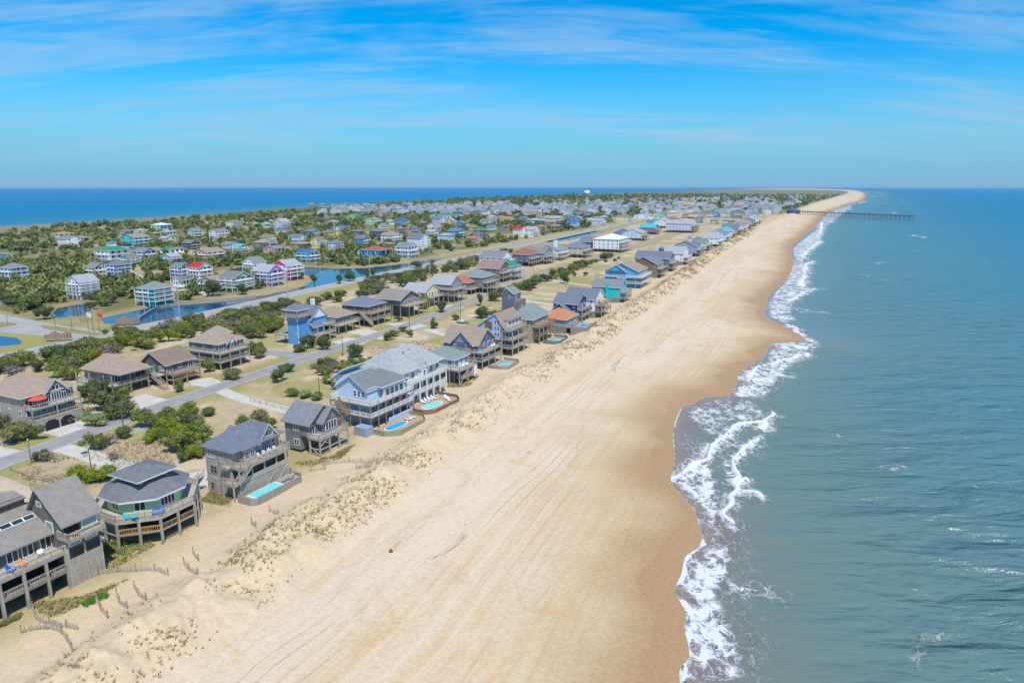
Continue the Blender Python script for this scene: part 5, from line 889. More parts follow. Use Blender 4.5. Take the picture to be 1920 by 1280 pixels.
# ------------------------------------------------------------------ water tower, pier, poles
X,Y=up(1100,386); h=House('water_tower',None,0,'white water tower with bulb tank on a slim pale green stem','water tower',xy=(X,Y))
h.ob('stem',MB().lathe([(4.5,0),(3.2,4),(2.6,10),(2.5,28),(3.2,31)],16),wallmat('seafoam'),smooth=True); h.ob('tank',MB().lathe([(2.8,30.5),(6.5,33),(8.6,36.5),(8.8,38.5),(7.6,41.5),(4.5,43.4),(0,44.2)],20),M_WHITE,smooth=True); h.ob('top_rail',MB().lathe([(1.6,44),(1.6,45.4),(1.4,45.4)],10),M_STEEL)
p0=np.array(up(1484,401)); p1=np.array(up(1714,406.5,5)); d=p1-p0; Lp=np.linalg.norm(d); yaw=math.degrees(math.atan2(d[0],d[1]))
h=House('fishing_pier',None,yaw,'long wooden fishing pier on pilings with blue roofed pier house at the beach end','pier',xy=tuple(p0)); M_PIERW=mat('dark_pier_wood',(.24,.215,.19),.9,.2,.5)
h.box('deck',-2.6,2.6,12,Lp,5.6,6.2,M_PIERW)
for sx in (-2.5,2.5): h.ob('railing',MB().box(sx-.08,sx+.08,12,Lp,6.9,7.1).box(sx-.08,sx+.08,12,Lp,6.5,6.6),M_PIERW)
for k in range(31):
    y=14+(Lp-15)*k/30
    for sx in (-2.3,2.3): h.ob('piling',MB().bar((sx,y,-5),(sx,y,6.9),.6),M_PIERW)
    h.ob('cross_beam',MB().bar((-2.9,y,5.2),(2.9,y,5.2),.4,.6),M_PIERW)
h.box('pier_house_wall',-9,9,-4,14,0,8,wallmat('slate')); h.hip(-9,9,-4,14,8,4.2,roofmat('blue'),M_WHITE,1.)
def pole(u,v0,v1,label,m,r=.16,arms=0,cat='utility pole',name='utility_pole',group=None):
    X,Y=up(u,v0); s=pxm(u,v0); hh_=max(5.,(v0-v1)/s*1.03); h=House(name,None,24,label,cat,group,xy=(X,Y))
    h.ob('shaft',MB().lathe([(r,-.3),(r*.6,hh_),(0,hh_)],8),m)
    for k in range(arms): h.ob('crossarm',MB().bar((-1.1,0,hh_-.5-k*1.1),(1.1,0,hh_-.5-k*1.1),.12),m)
    return h,hh_
for u,a,b_ in [(340,618,538),(541,568,508),(694,527,487),(806,516,470),(889,500,449),(962,483,436),(1022,460,425),(1071,462,429),(1109,452,418),(1145,443,412),(1177,436,404),(1207,429,398),(1240,414,388)]: pole(u,a,b_,'tall grey steel power pole in the line along the highway',M_STEEL,.34,2,group='steel power poles along the highway')
for u,a,b_,l in [(232,806,756,'brown wooden pole by the beach road near the pale bushes'),(600,750,707,'thin wooden pole at the lawn edge behind the braced stilt house'),(643,667,630,'wooden pole where the side road meets the beach road'),(768,618,590,'wooden pole on the verge beside the brown decked house'),(864,600,562,'wooden pole with transformer by the beach road'),(1000,522,492,'wooden pole on the beach road beyond the orange roofed house'),(1051,527,500,'wooden pole in the meadow before the turquoise house'),(1121,535,512,'small wooden pole beside the turquoise house')]: pole(u,a,b_,l,mat('brown_pole_wood',(.17,.13,.10),.9),.15,1)
for u,a,b_,l in [(172,884,850,'short wooden lamp post beside the octagonal house drive'),(59,868,858,'grey post light at the roadside shrub')]:
    h,hh_=pole(u,a,b_,l,mat('brown_pole_wood',(.17,.13,.10)),.12,0,'lamp post','lamp_post'); h.ob('lamp_head',MB().lathe([(0,hh_),(.17,hh_+.03),(.14,hh_+.2),(0,hh_+.25)],8),M_WHITE)
for u,a,b_,l in [(15,608,594,'left'),(104,614,603,'m'),(135,617,607,'r')]: 
    h,hh_=pole(u,a,b_,'small black entrance lamp with white globe on the drive',M_DARK,.08,0,'lamp post','lamp_post',group='entrance drive lamps'); h.ob('globe',MB().lathe([(0,hh_),(.18,hh_+.06),(.18,hh_+.25),(0,hh_+.35)],8),M_WHITE)
for k,(u,a,b_,c_,l) in enumerate([(166,621,585,(.75,.75,.76),'flagpole with white flag at the entrance'),(176,622,578,(.55,.30,.32),'middle flagpole with red and white striped flag'),(187,623,586,(.72,.05,.06),'flagpole with bright red flag at the entrance')]):
    h,hh_=pole(u,a,b_,l,M_DARK,.07,0,'flagpole','flagpole'); mb=MB(); n=6
    for i in range(n+1): x=.1+2.4*i/n; y=.25*math.sin(i*1.3); mb.v+=[(x,y,hh_-.2-.25*i/n),(x,y,hh_-1.7-.35*i/n)]
    mb.f=[[2*i,2*i+1,2*i+3,2*i+2] for i in range(n)]; mb.m=[0]*n
    f=h.ob('flag',mb,plain('flag%d'%k,c_)); sol=f.modifiers.new('thick','SOLIDIFY'); sol.thickness=.03
for u,v,wd,l in [(239,610,4.6,'low curved stone entrance wall with white plaque beside the canal'),(107,640,4.4,'stone entrance wall by the roadside pond')]:
    h=House('entrance_wall',(u,v),-12,l,'wall'); mb=MB(); n=10
    for i in range(n): a0=-1+2*i/n; x=a0*wd; hh_=2.0-1.0*abs(a0+.1)**2+.5*math.sin(i*5.); mb.box(x,x+wd*.2+.01,1.2*a0*a0-.5,1.2*a0*a0+.5,-.3,hh_)
    h.ob('stone_wall',mb,M_ROCK); h.ob('plaque',MB().lathe([(0,-.62),(1.1,-.6),(1.1,-.5),(0,-.5)],16),M_WHITE).rotation_euler=(math.pi/2,0,0)
    h.e.children[-1].location=(0,.1,1.3)
for u,v in [(303,638),(733,503),(1063,457)]:
    h=House('road_sign',(u,v),24,'yellow diamond warning sign on the highway verge','sign','yellow highway warning signs'); h.ob('post',MB().box(-.05,.05,-.05,.05,0,2.6),M_STEEL); h.ob('sign_face',MB().poly([(0,-.07,1.7),(.75,-.07,2.45),(0,-.07,3.2),(-.75,-.07,2.45),(0,-.1,1.7),(.75,-.1,2.45),(0,-.1,3.2),(-.75,-.1,2.45)],[(3,2,1,0),(4,5,6,7),(0,1,5,4),(1,2,6,5),(2,3,7,6),(3,0,4,7)]),plain('sign_yellow',(.80,.66,.0)))
# footbridge over the canal, bulkheads
p0,p1=np.array(up(778,490)),np.array(up(826,486)); d=p1-p0; L_=np.linalg.norm(d); h=House('footbridge',None,math.degrees(math.atan2(d[0],d[1])),'grey timber footbridge over the canal','footbridge',xy=tuple(p0)); h.box('deck',-1,1,0,L_,.6,.85,M_WOODL)
for k in range(9):
    for sx in (-.9,.9): h.box('post',sx-.1,sx+.1,L_*k/8-.1,L_*k/8+.1,-1.5,1.8,M_WOOD)
for sx in (-.9,.9): h.box('railing',sx-.06,sx+.06,0,L_,1.65,1.85,M_WOOD)
for P,l in [([(262,596),(300,575),(360,567),(440,560),(480,556)],'pale timber bulkhead along the teal house bank of the canal'),([(425,568),(470,563),(520,550),(560,543)],'timber bulkhead along the lavender house lawn')]:
    Q=smooth_line(upl(P,-.3),4); e=bpy.data.objects.new('bulkhead',None); COL.objects.link(e); tag(e,l,'bulkhead'); mb=MB()
    for a,b_ in zip(Q,Q[1:]): mb.bar((*a,-.6),(*b_,-.6),.25,1.5)
    link('wall',mb.mesh('wall',M_WOODL),e); mb=MB()
    for a,b_ in zip(Q,Q[1:]): mb.bar((*a,.2),(*b_,.2),.5,.15)
    link('cap',mb.mesh('cap',M_WOODL),e)
# cars and the boat
def car(u,v,yaw,col,label):
    h=House('parked_car',(u,v),yaw,label,'car'); m=plain('car_%d'%int(col[2]*99+col[0]*999),col,.25)
    h.ob('body',MB().poly([(-.9,-2.2,.4),(.9,-2.2,.4),(.9,2.2,.4),(-.9,2.2,.4),(-.9,-2.2,.95),(.9,-2.2,.95),(.9,2.2,.9),(-.9,2.2,.9)],[(3,2,1,0),(4,5,6,7),(0,1,5,4),(1,2,6,5),(2,3,7,6),(3,0,4,7)]),m); h.ob('cabin',MB().poly([(-.85,-1.8,.95),(.85,-1.8,.95),(.85,1.0,.95),(-.85,1.0,.95),(-.68,-1.3,1.6),(.68,-1.3,1.6),(.68,.4,1.6),(-.68,.4,1.6)],[(4,5,6,7),(0,1,5,4),(1,2,6,5),(2,3,7,6),(3,0,4,7)]),M_GLASS); h.box('roof',-.68,.68,-1.3,.4,1.58,1.66,m)
    for x in (-.85,.85):
        for y in (-1.4,1.4): o=h.ob('wheel',MB().lathe([(0,-.12),(.34,-.12),(.34,.12),(0,.12)],12),M_DARK); o.location=(x,y,.34); o.rotation_euler=(0,math.pi/2,0)
for u,v,y_,c_,l in [(1153,489,26,(.03,.04,.07),'dark car parked beside the beach road'),(1136,491,20,(.04,.04,.05),'black car on the beach road near the parked one'),(1160,485,24,(.25,.26,.28),'grey car farther up the beach road'),(1282,398,20,(.7,.7,.7),'white car on the far highway'),(1215,413,20,(.4,.05,.05),'red car on the highway'),(988,531,70,(.05,.09,.25),'blue covered vehicle in the drive of the timber deck house')]: car(u,v,y_,c_,l)
h=House('boat',(868,607),110,'small white and green boat on the grass by the beach road','boat'); h.ob('hull',MB().poly([(-.9,-2.6,.9),(.9,-2.6,.9),(1.0,.8,.95),(0,3.,1.1),(-1.,.8,.95),(-.5,-2.5,.3),(.5,-2.5,.3),(.45,.8,.3),(0,2.3,.5),(-.45,.8,.3)],[(0,1,2,3,4),(9,8,7,6,5),(0,5,6,1),(1,6,7,2),(2,7,8,3),(3,8,9,4),(4,9,5,0)]),plain('boat_green',(.10,.35,.27))); h.box('console',-.5,.5,-.8,.3,.95,1.6,M_WHITE); h.box('trailer',-.6,.6,-2.2,3.6,.12,.28,M_STEEL)
h=House('beach_debris',(733,1034),10,'small reddish brown lump lying alone on the beach sand','debris'); h.ob('lump',MB().lathe([(0,-.1),(.32,.03),(.27,.28),(.13,.47),(0,.5)],9),mat('rusty_debris',(.22,.06,.03),.9,.4,4.))
h=House('beach_canopy',(1476,428),10,'tiny white beach canopy on the far sand before the pier','canopy'); h.ob('cover',MB().poly([(-2.5,-2.5,2.2),(2.5,-2.5,2.2),(2.5,2.5,2.2),(-2.5,2.5,2.2),(0,0,3.2)],[(0,1,4),(1,2,4),(2,3,4),(3,0,4),(3,2,1,0)]),plain('canopy',(.6,.72,.85)))
for x in (-2.4,2.4):
    for y in (-2.4,2.4): h.box('pole',x-.06,x+.06,y-.06,y+.06,-.5,2.2,M_STEEL)
# ------------------------------------------------------------------ ground height at a place (for plants and fences)
def gz(X,Y):
    X=np.atleast_1d(np.asarray(X,float)); Y=np.atleast_1d(np.asarray(Y,float)); il=inpoly(LAND,X,Y); ds_=pdist(WE,X,Y); d=np.minimum(ds_,pdist(sd,X,Y)); td=np.where(inpoly(LWP,X,Y),1,-1)*pdist(DT,X,Y)
    return ground_z(np.where(il,d,-d),td,ds_,fbm(X,Y,5,4,3),0,np.full(X.shape,-9.))
# ------------------------------------------------------------------ sand fences
for P,l in [([(185,1078),(215,1074),(255,1073),(290,1072),(318,1081)],'curving sand fence behind the leftmost shingle house'),([(58,1125),(64,1150),(72,1165),(100,1172),(148,1184)],'tangled sand fence at the foot of the leftmost house'),([(40,1188),(80,1180),(110,1185),(128,1208),(138,1232)],'sand fence bending toward the beach at lower left'),([(182,1132),(190,1148),(203,1166)],'short leaning sand fence nearest the leftmost house'),([(219,1118),(225,1135),(240,1150)],'second short sand fence on the open sand'),([(252,1104),(262,1122),(275,1134)],'third short sand fence on the open sand'),([(345,1058),(356,1074),(372,1084)],'short curved sand fence below the octagonal house'),([(362,1040),(374,1055)],'tiny sand fence stub below the octagonal house'),([(472,984),(482,998)],'sand fence stub below the narrow pool'),([(505,962),(524,974)],'broken sand fence beside the narrow pool corner'),([(582,884),(612,880)],'short sand fence beyond the narrow pool'),([(605,873),(650,868),(700,872),(745,882)],'long curved sand fence crossing the sand toward the dune'),([(668,884),(698,892)],'low sand fence end near the dune grass')]:
    Q=smooth_line(upl(P),.5); n=len(Q); e=bpy.data.objects.new('sand_fence',None); COL.objects.link(e); tag(e,l,'fence'); z=gz(Q[:,0],Q[:,1]); mb=MB(); rj=random.Random(len(l))
    for i in range(n-1):
        for f in np.arange(0,1,.28):
            q=Q[i]+(Q[i+1]-Q[i])*f; zz=z[i]+(z[i+1]-z[i])*f; hh_=.85+rj.uniform(-.25,.15); mb.bar((q[0],q[1],zz-.2),(q[0]+rj.uniform(-.12,.12),q[1]+rj.uniform(-.12,.12),zz+hh_),.06)
        mb.bar((*Q[i],z[i]+.5),(*Q[i+1],z[i+1]+.5),.03)
    link('picket_run',mb.mesh('picket_run',M_WOODL),e)
    for i in range(0,n,5): link('post',MB().bar((Q[i][0],Q[i][1],z[i]-.3),(Q[i][0]+.05,Q[i][1],z[i]+1.25),.1).mesh('post',M_WOODT),e)
for P,l in [([(20,882),(40,890),(60,898),(100,905)],'low split rail fence beside the sandy track'),([(470,752),(560,776)],'post and rail fence along the shared drive')]:
    Q=smooth_line(upl(P),2.2); e=bpy.data.objects.new('rail_fence',None); COL.objects.link(e); tag(e,l,'fence')
    for q in Q: link('post',MB().box(q[0]-.08,q[0]+.08,q[1]-.08,q[1]+.08,-.2,.9).mesh('post',M_WOOD),e)
    for a,b_ in zip(Q,Q[1:]): link('rail',MB().bar((*a,.7),(*b_,.7),.1).mesh('rail',M_WOOD),e)
# ------------------------------------------------------------------ trees and shrubs
def leafm(name,c1,c2,c3):
    m=bpy.data.materials.new(name); m.use_nodes=True; t=m.node_tree; b=t.nodes['Principled BSDF']
    tcn=t.nodes.new('ShaderNodeTexCoord'); oi=t.nodes.new('ShaderNodeObjectInfo'); v=t.nodes.new('ShaderNodeVectorMath'); v.operation='ADD'; t.links.new(tcn.outputs['Object'],v.inputs[0]); t.links.new(oi.outputs['Location'],v.inputs[1])
    f=maprange(t,noisen(t,v.outputs[0],2.2,3,.6),.35,.65,0,1,False); c=mixc(t,f,c1,c2); c=mixc(t,maprange(t,oi.outputs['Random'],.45,1.,0,.75),c,c3)
    t.links.new(c,b.inputs['Base Color']); b.inputs['Roughness'].default_value=.7; b.inputs['Specular IOR Level'].default_value=.2
    return m
LEAF={'cedar':leafm('cedar_foliage',(.070,.092,.038),(.155,.185,.058),(.20,.205,.065)),'oak':leafm('live_oak_foliage',(.080,.115,.030),(.19,.23,.05),(.25,.26,.06)),'pale':leafm('pale_bush_foliage',(.16,.22,.085),(.27,.34,.15),(.22,.29,.11)),'bright':leafm('yellow_green_foliage',(.12,.17,.012),(.23,.27,.02),(.16,.21,.02)),'twig':leafm('bare_grey_twigs',(.16,.13,.11),(.26,.22,.19),(.20,.16,.13)),'dark':leafm('dark_pine_foliage',(.050,.078,.036),(.11,.15,.055),(.09,.125,.05))}
M_BARK=mat('tree_bark',(.13,.10,.08),.95,.3,3.)
def crown_arrays(rng,n,leaf,flat=.7,lobes=7,spread=.62,core=True):
    cs=[(rng.normal(0,spread*.5),rng.normal(0,spread*.5),.45+rng.uniform(0,.75)*flat,rng.uniform(.34,.55)) for _ in range(lobes)]
    V=[];F=[]
    if core:
        for cx,cy,cz,r in cs:
            o=len(V); ph=rng.uniform(0,6)
            for i,(rr_,zz) in enumerate(((.0,-.75),(.62,-.4),(.72,.15),(.40,.6),(0,.72))):
                for k in range(6): a=ph+k*math.pi/3+i*.5; V.append((cx+r*rr_*math.cos(a),cy+r*rr_*math.sin(a),cz+r*zz*flat))
            for i in range(4):
                for k in range(6): F.append((o+i*6+k,o+i*6+(k+1)%6,o+i*6+6+(k+1)%6,o+i*6+6+k))
    w_=np.array([c[3]**2 for c in cs]); w_/=w_.sum()
    for _ in range(n):
        cx,cy,cz,r=cs[rng.choice(lobes,p=w_)]; d=rng.normal(size=3); d/=np.linalg.norm(d)
        if d[2]<-.35: d[2]*=-.6
        rad=r*(rng.uniform(.66,1.12) if rng.random()<.8 else rng.uniform(1.,1.42)); p=np.array((cx+d[0]*rad,cy+d[1]*rad,cz+d[2]*rad*flat)); nrm=d+rng.normal(0,.55,3); nrm/=np.linalg.norm(nrm)
        a=np.cross(nrm,(.3,.2,1)); a/=np.linalg.norm(a)+1e-9; b_=np.cross(nrm,a); s=leaf*rng.uniform(.6,1.35); an=rng.uniform(0,6.28); u_=a*math.cos(an)+b_*math.sin(an); w2=np.cross(nrm,u_)
        o=len(V); V+= [tuple(p-u_*s*.5),tuple(p+w2*s*.32),tuple(p+u_*s*.55),tuple(p-w2*s*.32)]; F.append((o,o+1,o+2,o+3))
    V=np.array(V); V[:,:2]/=max(1e-6,np.percentile(np.hypot(V[:,0],V[:,1]),98)); V[:,2]-=V[:,2].min(); V[:,2]/=np.percentile(V[:,2],99.5)
    return V,np.array(F)
rg=np.random.default_rng(3); CROWN={}
for kind,flat in (('cedar',.6),('oak',.8),('pale',.8),('bright',.8),('twig',.9),('dark',.8)):
    CROWN[kind]=[]
    for k in range(4 if kind in('cedar','oak') else 2):
        V,F=crown_arrays(rg,1500 if kind!='twig' else 420,.112 if kind!='twig' else .16,flat,9,.66,kind!='twig')
        if kind=='twig': V[:,0]+=0
        me=bpy.data.meshes.new('crown'); me.from_pydata(V.tolist(),[],F.tolist()); me.materials.append(LEAF[kind]); CROWN[kind].append(me)
TRUNK=[]
for k in range(3):
    mb=MB(); rj=random.Random(k)
    mb.bar((0,0,-.1),(.05,.03,.45),.10)
    for a in range(5): an=a*1.26+k; mb.bar((.04,.02,.3+.05*a),(.55*math.cos(an),.55*math.sin(an),.55+.08*a),.05)
    TRUNK.append(mb.mesh('trunk',M_BARK))
TREES=[]
def tree(X,Y,r,hgt,kind,label,group,name='tree',cat='tree'):
    e=bpy.data.objects.new(name,None); COL.objects.link(e); z=float(gz(X,Y)[0]) if abs(X)<300 and Y<400 else 0.; e.location=(X,Y,z); e.rotation_euler=(0,0,rr.uniform(0,6.28)); tag(e,label,cat,group)
    c=link('crown',rr.choice(CROWN[kind]),e,(0,0,hgt*.12)); c.scale=(r,r*rr.uniform(.7,1.15),hgt*.88); t_=link('trunk',rr.choice(TRUNK),e); t_.scale=(r*.8,r*.8,hgt*.8); TREES.append((X,Y,r)); return e
SINGLE=[(330,852,4.2,4.6,'oak','dense tree left of the tall grey house, nearest its wall'),(372,838,3.8,4.2,'oak','dense tree behind the left wall of the tall grey house'),(292,806,3.6,3.6,'cedar','cedar at the roadside end of the dense thicket'),(345,795,3.4,3.4,'cedar','cedar at the back of the thicket near the sandy lot'),(310,834,3.,3.6,'oak','middle tree of the dense thicket by the gravel drive'),(394,852,2.6,3.4,'oak','small tree tucked against the tall grey house'),(362,858,2.8,3.,'oak','low tree at the near edge of the dense thicket'),
(170,848,3.2,3.8,'oak','round dark shrub between road and octagonal house drive'),(232,822,2.0,2.6,'cedar','small cedar at the foot of the roadside pole'),(388,782,2.0,2.2,'cedar','lone shrub on the sandy lot'),(142,902,2.4,2.6,'bright','yellow green bush left of the wooden lamp post'),(172,908,2.8,2.8,'bright','bright yellow green bush behind the leftmost house'),(196,897,2.2,2.2,'bright','yellow green bush right of the wooden lamp post'),(12,966,3.2,3.,'cedar','cedar shrub at the left edge behind the leftmost house'),(65,868,2.0,2.4,'cedar','small cedar on the roadside verge near the post light'),
(14,835,4.6,4.2,'cedar','spreading cedar beside the garage of the low wide house'),(48,828,3.8,3.6,'cedar','cedar in front of the low wide house'),(-15,810,4.,4.,'cedar','cedar cut by the left edge of the picture'),(122,792,2.8,2.8,'pale','pale green bush left of the driveway'),(148,785,2.6,2.6,'pale','pale green bush behind the driveway'),(172,802,3.4,3.,'pale','largest pale green bush right of the driveway'),
(172,758,4.6,6.5,'dark','tall pine between the low wide house and the hip roofed one'),(196,772,4.2,5.5,'cedar','cedar in front of the brown hip roofed house'),(215,788,3.8,4.6,'cedar','cedar overhanging the beach road by the pole'),(222,755,3.4,4.2,'oak','tree under the brown hip roof deck'),(258,722,3.2,5.,'oak','tree between the two stilt houses'),(275,708,2.8,4.6,'cedar','cedar beside the long front stair'),(332,737,3.4,3.,'cedar','flat topped cedar on the lawn'),(390,700,3.4,4.,'oak','tree between the dark shingle house and the tan roofed one'),
(470,668,3.8,5.,'cedar','tree at the corner of the tan roofed grey house'),(488,672,3.,4.,'cedar','cedar on the side road corner'),(436,712,2.8,3.4,'cedar','shrub on the roadside below the tan roofed house'),(516,720,3.8,4.4,'cedar','tree at the left end of the lawn'),(536,700,2.6,3.,'dark','shrub by the side road junction'),(550,745,2.4,2.4,'oak','hedge bush at the left end of the lawn hedge'),(572,748,2.4,2.2,'pale','light hedge bush in the middle of the lawn hedge'),(594,751,2.2,2.,'oak','hedge bush at the right end of the lawn hedge'),(616,720,2.4,2.4,'bright','hedge bush behind the thin pole'),(632,732,2.4,2.4,'oak','hedge bush against the pale blue house'),
(667,672,3.8,4.6,'dark','rounded dark evergreen by the beach road'),(600,690,3.,3.2,'cedar','shrub left of the rounded evergreen'),(622,694,3.,3.4,'cedar','shrub in front of the side road'),(645,700,2.8,3.,'oak','shrub behind the pale blue house'),(688,690,3.2,3.2,'oak','shrub behind the large white house'),(650,712,2.4,2.6,'twig','bare grey bush behind the pale blue house'),(365,800,2.6,2.6,'twig','bare grey bush in the thicket'),(200,838,2.4,2.2,'twig','bare grey bush in the dry lot'),(212,862,1.8,1.4,'twig','low bare bush in the middle of the dry lot'),(82,868,2.,2.,'twig','bare bush beside the roadside cedar'),
(458,806,2.8,3.6,'oak','tree behind the tall grey house roof'),(482,798,2.4,3.6,'cedar','tree between the tall grey house and braced stilt house'),(506,806,2.6,3.,'oak','tree beside the braced stilt house'),(575,655,3.,5.,'dark','pine in front of the blue tower house'),(604,658,3.,5.4,'dark','pine beside the stair of the blue tower house'),(560,660,2.6,2.8,'cedar','low cedar at the foot of the blue tower'),(612,632,3.2,6.,'dark','pine between the blue tower house and its neighbour'),(725,640,3.4,3.4,'cedar','shrub clump at the bend of the beach road'),(738,632,2.4,2.6,'oak','small tree at the road bend'),(755,622,1.8,2.2,'oak','little round tree on the road verge'),(770,633,2.,3.,'cedar','small cedar near the fence line'),(746,604,2.6,2.6,'cedar','shrub under the forked posts'),
(793,580,3.6,6.5,'bright','bright green pine by the yellow house'),(826,586,3.,5.6,'dark','pine beside the long front stair of the grey metal roofed house'),(812,605,2.,2.,'cedar','little shrub on the verge'),(813,616,2.2,2.8,'dark','leaning dark shrub at the roadside'),(853,600,2.,2.4,'cedar','shrub near the boat'),(903,598,3.8,5.2,'dark','rounded tree on the lawn behind the slate shingle house'),(925,596,2.6,3.4,'cedar','smaller tree right of the rounded lawn tree'),(900,573,3.6,6.,'cedar','tree across the road from the lone narrow house'),(928,566,3.4,5.5,'oak','oak beside the beach road bend'),(953,591,2.4,2.6,'bright','yellowish shrub at the foot of the lone narrow house'),(1020,528,3.4,4.6,'dark','dark tree beside the far drive'),(1058,532,3.4,6.,'dark','dark tree at the meadow edge'),(1078,518,2.,2.4,'dark','small round shrub on the meadow'),(1098,517,2.,2.6,'dark','second small round shrub on the meadow'),
(80,600,3.6,6.,'dark','tree on the lawn before the pond'),(395,556,5.5,9,'dark','large dark tree in front of the beige canal house'),(452,553,3.6,6.,'dark','dark conifer beside the sage green house'),(475,537,4.5,8,'dark','dark tree left of the lavender house'),(560,524,3.6,5.,'dark','shrub under the hot pink house'),(588,530,4.,5,'cedar','tree at the tip of the lagoon point'),(635,532,3.,5.5,'dark','small round tree on the canal bank'),(655,528,4.,6.,'dark','wider tree on the canal bank'),(692,521,4.,6.,'dark','tree behind the steel pole on the canal bank'),(780,503,5.,5.,'dark','low broad tree beside the bike path'),(810,497,4.,4.,'cedar','shrub near the end of the footbridge')]
for u,v,r,hg,kd,l in SINGLE:
    X,Y=up(u,v); tree(X,Y+r*.4,r,hg,kd,l,None,'shrub' if hg<3.5 else 'tree','shrub' if hg<3.5 else 'tree')
def scatter(P,n,rmin,rmax,kinds,group,label,minsep=.8):
    Q=upl(P); lo,hi=Q.min(0),Q.max(0); c_=0
    for _ in range(n*40):
        if c_>=n: break
        X=rr.uniform(lo[0],hi[0]); Y=rr.uniform(lo[1],hi[1])
        if not inpoly(Q,np.array([X]),np.array([Y]))[0]: continue
        r=rr.uniform(rmin,rmax)
        if any((X-a)**2+(Y-b_)**2<(minsep*(r+c)*.5)**2 for a,b_,c in TREES): continue
        if np.min(np.hypot(HWa[:,0]-X,HWa[:,1]-Y))<8+r or np.min(np.hypot(RDa[:,0]-X,RDa[:,1]-Y))<5+r: continue
        tree(X,Y,r,r*rr.uniform(.75,1.25),rr.choice(kinds),label,group); c_+=1
scatter([(268,792),(300,775),(350,772),(400,830),(396,858),(340,866),(290,832)],13,2.4,3.8,['oak','oak','cedar','bright'],'thicket beside the tall grey house','evergreen shrub packed in the thicket left of the tall grey house',.6)
scatter([(560,690),(640,682),(700,682),(690,706),(600,704)],9,2.,3.2,['cedar','oak','twig'],'shrubs behind the large white house','scrubby bush on the sandy lot behind the large white house',.7)
scatter([(-60,680),(0,672),(250,630),(400,601),(520,577),(560,566),(530,600),(505,640),(470,640),(380,632),(330,640),(280,648),(270,668),(240,665),(160,690),(150,720),(60,702),(0,710),(-60,735)],115,3.0,5.0,['oak','oak','cedar','oak','bright','dark','cedar','twig'],'roadside thicket trees','scrubby evergreen tree in the dense thicket between highway and second row')
scatter([(520,590),(600,560),(700,530),(830,500),(900,488),(960,472),(960,490),(870,508),(800,525),(740,545),(650,568),(600,575)],85,3.0,5.0,['oak','cedar','oak','dark','twig','cedar'],'northern thicket trees','scrubby evergreen tree in the strip behind the second row north of the blue tower')
scatter([(5,580),(30,545),(60,528),(112,540),(114,578),(60,590)],18,3.4,5.4,['oak','dark','cedar'],'pond side trees','leafy tree in the rounded clump left of the pond')
scatter([(165,545),(255,530),(262,578),(200,588),(168,582)],14,3.,4.6,['dark','cedar','oak'],'trees beside the teal house','evergreen tree on the rough ground between pond and teal house')
scatter([(880,560),(960,535),(1020,508),(1100,490),(1150,470),(1150,482),(1080,510),(1010,535),(930,575)],34,3.,5.2,['oak','cedar','dark'],'trees along the far beach road','evergreen tree among houses along the far beach road')
# woods of the town: one mass of crowns
far_cr=[crown_arrays(rg,66,.40,.75,3,.5) for _ in range(6)]
FO=np.array(FOOT); NW=60000
dd_=np.exp(RNG.uniform(math.log(240),math.log(5200),NW)); az_=RNG.uniform(-R(40),R(26),NW); wx,wy=np.sin(az_)*dd_,np.cos(az_)*dd_
keep=inpoly(LAND,wx,wy); dsn=pdist(sd,wx,wy); keep&=dsn>np.where(wx<-250,60+90*fbm(wx,wy,60,2,4),12)
hd=pdist(HWY,wx,wy); keep&=hd>26; hx=np.interp(wy,HWY[:,1],HWY[:,0]); keep&=(wx<hx)|(wy>1650)
keep&=~inpoly(upl([(-90,572),(40,588),(95,572),(165,562),(270,578),(270,628),(-90,650)]),wx,wy)
keep&=inpoly(LWP,wx,wy)&(pdist(DT,wx,wy)>30)
keep&=(fbm(wx,wy,70,3,14)>.43)|(RNG.uniform(size=NW)<.22); keep&=(wy<900)|(RNG.uniform(size=NW)<.85)
for P in WPOLY.values(): keep&=~inpoly(P,wx,wy)&(pdist(P,wx,wy,True)>6)
wx,wy=wx[keep],wy[keep]; wr=RNG.uniform(2.6,4.8,len(wx))*np.where(wy<900,1,np.where(wy<2000,1.3,1.9))
ok=np.ones(len(wx),bool); veilf=RNG.uniform(size=len(wx))<.85
for fx,fy,fr in FO:
    ok&=(wx-fx)**2+(wy-fy)**2>(fr+wr*.5)**2; ok&=~(veilf&(np.abs(wx-fx*(wy/fy))<fr*.85)&(fy-wy>0)&(fy-wy<fr+13))
wx,wy,wr=wx[ok],wy[ok],wr[ok]; cell={}; PT=[]
for X,Y,r in zip(wx,wy,wr):
    k=(int(X/(r*1.25)),int(Y/(r*1.25)),r>5)
    if k in cell: continue
    cell[k]=1; PT.append((X,Y,r,r*rr.uniform(.9,1.45)))
    if len(PT)>=5200: break
print('woods',len(PT),'tris',sum(2*len(far_cr[0][1]) for _ in PT))
VV=[];FF=[];TT=[];o=0
for X,Y,r,hg in PT:
    V,F=far_cr[rr.randrange(6)]; a=rr.uniform(0,6.28); ca,sa=math.cos(a),math.sin(a)
    P=np.stack([X+(V[:,0]*ca-V[:,1]*sa)*r,Y+(V[:,0]*sa+V[:,1]*ca)*r,V[:,2]*hg*1.1-.2],1); VV.append(P); FF.append(F+o); TT.append(np.full(len(V),rr.random())); o+=len(V)
VV=np.vstack(VV); FF=np.vstack(FF); TT=np.hstack(TT)
